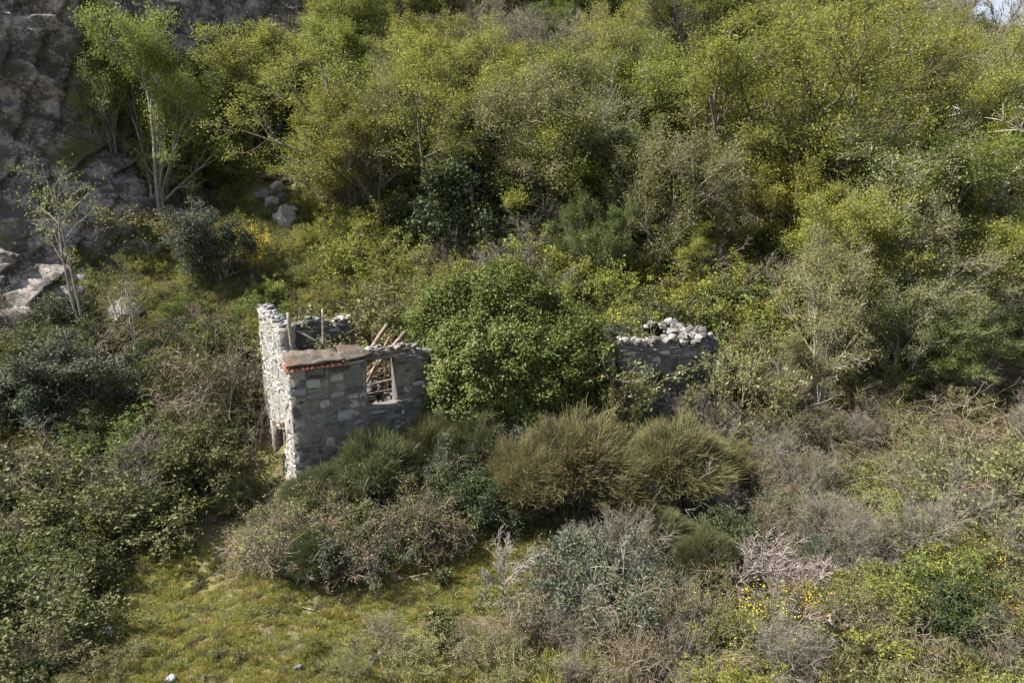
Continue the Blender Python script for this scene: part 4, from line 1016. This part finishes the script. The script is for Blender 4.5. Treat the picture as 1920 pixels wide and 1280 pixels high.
for k, px, py, h, w, lb in [('greenbroom', 905, 905, 2.6, 1.0, "broom bush growing up against the ivy face"), ('bluebush', 985, 880, 2.3, 1.1, "grey-green bush at the foot of the ivy mound, left of the golden broom"), ('bluebush', 870, 925, 2.2, .8, "grey-leaved bush under the dark gap by the ivy"), ('brownbush', 1040, 860, 2.2, 1.0, "brown scrub between ivy mound and the golden broom"), ('olivebush', 1175, 850, 1.8, 1.0, "olive scrub behind the gap of the two golden domes"),
                            ('bramble', 60, 1200, 1.7, 1.4, "bramble hump at the lower left of the clearing"), ('olivebush', 20, 1260, 1.3, 1.4, "olive brush in the lower left corner"), ('brownbush', 110, 1255, .9, 1.3, "little dry bush left of the clearing stones"), ('brownbush', 720, 1215, 1.0, 1.2, "pale dry bush in the middle of the clearing"), ('olivebush', 800, 1250, .9, 1.2, "olive herbs below the middle of the clearing"),
                            ('brownbush', 900, 1230, .9, 1.3, "brown herbs right of the middle of the clearing"), ('brownbush', 980, 1200, 1.2, 1.2, "dry brush by the foot of the bare sapling"), ('olivebush', 960, 1290, .9, 1.2, "olive herbs at the bottom edge of the clearing")]:
    P_(k, px, py, h, lb, w)
# climbers and scrub grown into the back of the house
for k, u, v, z, h, w, lb in [('darkbush', 1.3, 2.6, -.8, 2.0, 1.0, "dark bush added inside the house to darken the low doorway"), ('brownbush', -.9, 1.2, -.9, 1.0, 1.0, "low dry scrub on the doorstep side of the left house wall"), ('tangle', -.75, 4.9, -.9, 5.6, .32, "brown vine curtain climbing the outer left wall of the house"), ('tangle', -.95, 4.3, -1.0, 3.6, .4, "darker vines hanging beside the house doorway"), ('brownbush', -.9, 5.6, -.9, 5.4, .4, "tall dry climber at the far end of the left house wall"), ('olivebush', 3.6, 5.6, 2.6, 3.2, 1.1, "pale olive shrub hanging over the gap in the back wall of the house"), ('olivebush', 5.3, 4.2, 2.6, 3.4, 1.0, "pale olive climbing bush between the house and the ivy mound"),  # dark bush put in to darken the sunlit floor behind the doorway
                             ('tangle', 4.9, 3.2, 3.0, 2.6, .8, "brown stems of the climber that crosses the leaning rafters"), ('brownbush', 3.9, 4.9, 1.2, 2.4, .9, "dark scrub inside the ruin seen through the window"), ('bramble', 5.6, 5.4, 2.8, 3.2, 1.0, "leafy climber joining the left shoulder of the ivy mound"),
                             ('brownbush', 1.6, 7.0, 2.0, 3.0, 1.3, "brown scrub standing right behind the two upright posts"), ('greenbroom', 6.4, 1.0, 1.0, 2.2, 1, "broom hidden at the foot of the ivy, right of the window")]:
    put(k, HM @ Vector((u, v, z)), h, lb, None, w)

# ---- bushes one can tell apart nearer by
B = [
 ('broom', 1085, 975, 3.7, "golden brown domed broom bush, tallest of those right of centre", 1.2),
 ('broom', 1262, 960, 3.3, "golden broom bush in front of the collapsed wall", 1.2),
 ('broom', 995, 1010, 3.0, "low tawny broom bush left of the tallest golden one", 1.05),
 ('broom', 1175, 1000, 2.8, "tawny broom bush between and below the two golden domes", 1.0),
 ('broom', 1365, 925, 1.9, "small yellowish broom bush right of the golden pair", 1.0),
 ('greenbroom', 1322, 1150, 2.1, "olive round broom bush left of the pinkish bare shrub", .85),
 ('greenbroom', 955, 880, 2.3, "green broom bush at the foot of the ivy mound", 1.1),
 ('greenbroom', 710, 965, 3.1, "feathery grey broom bush against the house front wall", 1.0),
 ('greenbroom', 810, 920, 2.8, "green broom bush between the house and the ivy mound", 1.0),
 ('greenbroom', 880, 960, 2.0, "green broom bush below the dark gap left of the golden brooms", 1.0),
 ('greenbroom', 620, 1010, 2.0, "grey-green broom bush at the bottom corner of the house", 1.2),
 ('greenbroom', 455, 1010, 1.5, "grey-green broom bush left of the house doorway", 1.1),
 ('greenbroom', 310, 960, 2.0, "feathery broom bush inside the bramble thicket", .9),
 ('greenbroom', 1250, 1085, 1.6, "dark green broom bush in the shade before the golden dome", 1.1),
 ('olivebush', 650, 1320, 1.0, "small dark bush in the clearing, left of the middle", .8),
 ('freshbush', 590, 1275, .6, "low green tuft of herbs at the bottom of the clearing", 1.0),
 ('brownbush', 560, 1110, 2.2, "brown twiggy bush bordering the grass clearing", 1.3),
 ('brownbush', 480, 1100, 1.8, "brown bush where the clearing narrows to the left", 1.2),
 ('brownbush', 690, 1120, 2.1, "wide brown bush in the middle of the belt before the house", 1.3),
 ('brownbush', 800, 1080, 2.3, "dark brown bush left of the bare sapling", 1.2),
 ('brownbush', 640, 1030, 2.2, "brown bush with yellow-green sprigs before the house corner", 1.2),
 ('olivebush', 740, 1010, 2.3, "olive bush in front of the feathery grey broom", 1.2),
 ('darkbush', 890, 1020, 2.2, "dark leafy bush right of the brown belt", 1.1),
 ('darkbush', 845, 1000, 1.9, "dark small-leaved bush behind the brown bushes", 1.1),
 ('bluebush', 1140, 1200, 2.7, "big grey-green leafy bush at the bottom centre", 1.15),
 ('bluebush', 1080, 1130, 1.7, "smaller grey-green bush left of the big one", 1.1),
 ('bluebush', 1210, 1180, 1.8, "grey-green bush at the right side of the big one", 1.0),
 ('barelet', 950, 1165, 2.7, "bare grey sapling with upturned twigs in the clearing", 1.15),
 ('pinkbare', 1440, 1130, 1.9, "dense pinkish bare shrub against the dark shade", 1.25),
 ('twig', 1690, 1110, 3.1, "fan-shaped bare grey shrub on the lower right", 1.0),
 ('twig', 1600, 1130, 2.2, "bare curved-stem shrub left of the fan-shaped one", 1.0),
 ('twig', 1240, 1010, 2.4, "bare grey-stemmed shrub below the golden broom in front of the wall", .9),
 ('twig', 1330, 960, 2.6, "tall bare shrub at the right of the golden brooms", .9),
 ('twig', 1440, 930, 2.6, "bare grey shrub right of the broom bushes", 1.0),
 ('twig', 1510, 960, 2.4, "pinkish grey twiggy shrub in the middle right", 1.1),
 ('twig', 1010, 1010, 1.8, "pale twigs standing under the tawny broom", .9),
 ('twig', 1200, 830, 2.0, "thin bare shrub in front of the collapsed wall", .9),
 ('twig', 1140, 1060, 2.0, "bare twigs rising behind the big grey-green bush", 1.1),
 ('twig', 30, 1130, 2.4, "bare pale branches at the left edge of the brambles", 1.0),
 ('twig', 590, 860, 1.7, "dry twiggy bush leaning on the house front wall", 1.0),
 ('tangle', 1840, 900, 3.0, "mass of pale brown dead vines at the right edge", 1.2),
 ('tangle', 1720, 890, 2.4, "dead vine tangle left of the one at the right edge", 1.2),
 ('tangle', 1640, 850, 2.3, "brownish vine tangle right below the low olive tree", 1.2),
 ('tangle', 1575, 950, 1.8, "low dry tangle in the middle of the lower right slope", 1.4),
  ('gorse_full', 474, 525, 2.7, "orange-yellow flowering gorse on the slope above the house", .8),
 ('gorse_full', 490, 550, 2.0, "lower orange-yellow gorse touching the one above the house", .7),
 ('gorse', 1420, 1280, 2.0, "yellow flowering gorse at the bottom right of centre", 1.0),
 ('gorse', 1490, 1240, 1.5, "smaller yellow flowering gorse right of the bottom one", 1.0),
 ('gorse', 1895, 1260, 1.6, "yellow flowering bush in the lower right corner", 1.0),
 ('gorse', 1820, 1130, 1.4, "yellow flowering bush above the lower right corner", 1.0),
 ('gorse', 660, 1060, 1.3, "bush with sparse yellow blooms among the brown bushes", 1.0),
 ('freshbush', 1700, 1200, 2.0, "yellow-green leafing bush under the fan-shaped bare shrub", 1.1),
 ('freshbush', 1800, 1210, 2.2, "mid-green dense bush at the lower right", 1.1),
 ('shrub_spring', 1620, 1250, 2.0, "light spring bush at the bottom right", 1.1),
 ('shrub_spring', 1760, 1150, 1.9, "light spring bush right of the bare fan-shaped shrub", 1.1),
 ('shrub_spring', 1660, 1060, 1.8, "spring bush behind the fan-shaped bare shrub", 1.0),
 ('olivebush', 1890, 1020, 3.0, "dense olive-brown bush at the right edge, mid height", 1.2),
 ('olivebush', 1850, 960, 2.6, "olive-brown bush behind the dense one at the right edge", 1.2),
 ('darkbush', 1800, 1240, 1.8, "dark green bush at the lower right corner", 1.1),
 ('darkbush', 1380, 1080, 1.6, "dark shaded bush behind the pinkish bare shrub", 1.3),
 ('brownbush', 1560, 1260, 1.6, "brown twiggy bush between the gorse and the spring bush", 1.2),
 ('brownbush', 1260, 1230, 1.6, "brown low bush right of the big grey-green bush", 1.2),
 ('brownbush', 1030, 1160, 1.5, "pale brown bush left of the big grey-green bush", 1.1),
 ('freshbush', 260, 900, 2.5, "bright green bramble hump in the left thicket", 1.3),
 ('bramble', 330, 1000, 2.3, "dark bramble mound where the thicket meets the clearing", 1.4),
 ('bramble', 390, 930, 2.6, "bramble mound just left of the house base", 1.3),
 ('bramble', 200, 1050, 2.6, "shaded bramble mound over the left end of the clearing", 1.4),
 ('bramble', 90, 1120, 2.5, "dark bramble mound at the lower left edge", 1.4),
 ('bramble', 60, 960, 2.8, "bramble mound at the left edge, mid height", 1.4),
 ('brownbush', 90, 1290, 1.1, "low brown bush in the lower left corner", 1.2),
 ('olivebush', 200, 1320, .9, "low olive bush at the bottom edge, left", 1.2),
]
for k, px, py, h, lb, w in B: P_(k, px, py - (45 if py > 1000 and k not in ('barelet', 'pinkbare') else 15), h * .85, lb, w * .92)
DSP = [m.copy() for m in SPURGE]
for m in DSP: m.materials.clear(); m.materials.append(M['mid'])
for i, (px, py, s, lb) in enumerate([(475, 575, 1.6, "yellow-green spurge clump directly behind the house wall top"), (500, 560, 1.3, "second spurge clump right of the first behind the house"), (1625, 920, 1.6, "bluish spurge clump in the lower right slope"), (1640, 900, 1.4, "spurge clump with lime heads beside the white stones"), (1595, 905, 1.3, "spurge clump left of the lime headed one"),
        (1390, 830, 1.3, "spurge clump at the right foot of the collapsed wall"), (830, 1095, .9, "bluish spurge by the dark bushes at the clearing edge"), (820, 1180, 1.2, "dark leafy spurge in the middle of the clearing"), (830, 1215, 1.2, "leafy spurge below the middle of the clearing"), (90, 1270, 1.0, "little spurge in the lower left corner")]):
    p = ground(px, py); o = link("spurge", SPURGE[i % 2] if i < 6 else DSP[i % 2]); o.location = p; o.scale = (s,) * 3; o.rotation_euler = (0, 0, i * 1.3); o["label"] = lb; o["category"] = "spurge"; o["group"] = "spurge clumps"


def boulder_mesh(seed):
    bm = bmesh.new(); bmesh.ops.create_icosphere(bm, subdivisions=4, radius=.5); s = Vector((seed * 7.3, 0, 0))
    for v in bm.verts:
        p = v.co.copy(); n = p.normalized()
        q = .16 * mn.fractal(p * 1.8 + s, 1, 2, 4) + .10 * (mn.voronoi(p * 3.1 + s)[0][0] - .3) + .03 * mn.noise(p * 12 + s)
        for k in range(5):
            a = Vector((math.sin(seed * 3 + k * 2.1), math.cos(seed * 1.7 + k * 1.3), math.sin(seed + k * 4.7))).normalized(); dd = p.dot(a) - .30
            if dd > 0: p -= a * dd * .85
        v.co = p + n * q
    me = bpy.data.meshes.new("boulder"); bm.to_mesh(me); bm.free(); me.materials.append(M['boulder']); return me
BO = [boulder_mesh(i) for i in range(6)]
M['bluerock'] = rockmat("blue_grey_rock", [(.3, G(.25, .27, .30)), (.6, G(.45, .48, .52))], 2, .6)
for i, (px, py, w, hh, lb) in enumerate([
    (552, 320, 1.1, 1.2, "topmost pale rock of the stacked outcrop"), (516, 334, 1.6, .5, "wide flat rock jutting left in the upper outcrop"), (538, 345, 1.0, .5, "pale rock tucked right under the flat jutting one"),
    (522, 362, 1.0, .8, "blocky pale rock in the middle of the outcrop"), (496, 378, .9, .7, "leftmost round rock of the outcrop"), (512, 392, 1.1, .9, "knobbly rock right of the leftmost one in the outcrop"),
    (530, 382, .7, .7, "small rock filling the centre of the outcrop"), (545, 402, 1.2, .6, "flat rock at the lower right of the outcrop"), (540, 425, 1.1, 1.4, "tall lowest rock at the foot of the outcrop"), (520, 418, .7, .6, "lowest left rock of the outcrop"),
    (240, 612, 1.5, 1.3, "round grey boulder lying on the open slope"), (262, 558, .8, .3, "flat white rock above the grey boulder"), (302, 516, .8, .5, "pale rock on the slope halfway to the gorse"), (276, 530, .6, .4, "small pale rock left of the halfway one"),
    (200, 1190, .38, .2, "bluish white stone at the left of the clearing"), (320, 1276, .25, .2, "blue-grey stone at the bottom of the clearing"), (383, 1280, .18, .12, "small pale stone at the bottom edge of the clearing"), (560, 1256, .2, .2, "pale upright stone in the lower clearing"),
    (412, 1252, .12, .1, "tiny dark stone in the lower clearing"), (1810, 940, .6, .35, "pale stone on the lower right slope"), (1668, 912, .6, .4, "white stone beside the lime spurge"), (1488, 1000, .2, .15, "small pinkish white stone at the edge of the shade"), (1840, 975, .3, .2, "small white stone near the right edge"),
    (1892, 380, 2.6, 2.0, "dark rock behind the trunk of the white-barked tree"), (1590, 35, 4.0, 2.2, "pale rock slab at the top of the right wood"), (700, 1240, .35, .15, "flat stone beside the small dark bush"), (1000, 1160, .3, .15, "flat stone near the foot of the bare sapling")]):
    p = ground(px, py); o = link("rock", BO[i % 6]); kk = 1.15 if i < 12 else 1.0; o.location = (p[0], p[1], p[2] + hh * .3 * kk); o.scale = (w * kk, w * .8 * kk, hh * kk); o.rotation_euler = (0, 0, i * 1.7); o["label"] = lb; o["category"] = "rock"
    if px in (200, 320): m_ = BO[i % 6].copy(); m_.materials.clear(); m_.materials.append(M['bluerock']); o.data = m_
    if i < 10: o["group"] = "stacked pale outcrop on the slope"
# fallen sticks at the edge of the clearing
for i, (a, b, w, lb) in enumerate([((175, 1160), (210, 1157), .08, "short thick log at the shaded clearing edge"), ((545, 1140), (610, 1150), .03, "pale bent stick under the brown bushes")]):
    p, q = ground(*a), ground(*b); p[2] += .05; q[2] += .03
    o = beam("fallen_branch", p, q, w, w, M['wood'], rough=.015, seed=i, seg=7); o["label"] = lb; o["category"] = "branch"; o["group"] = "fallen sticks"
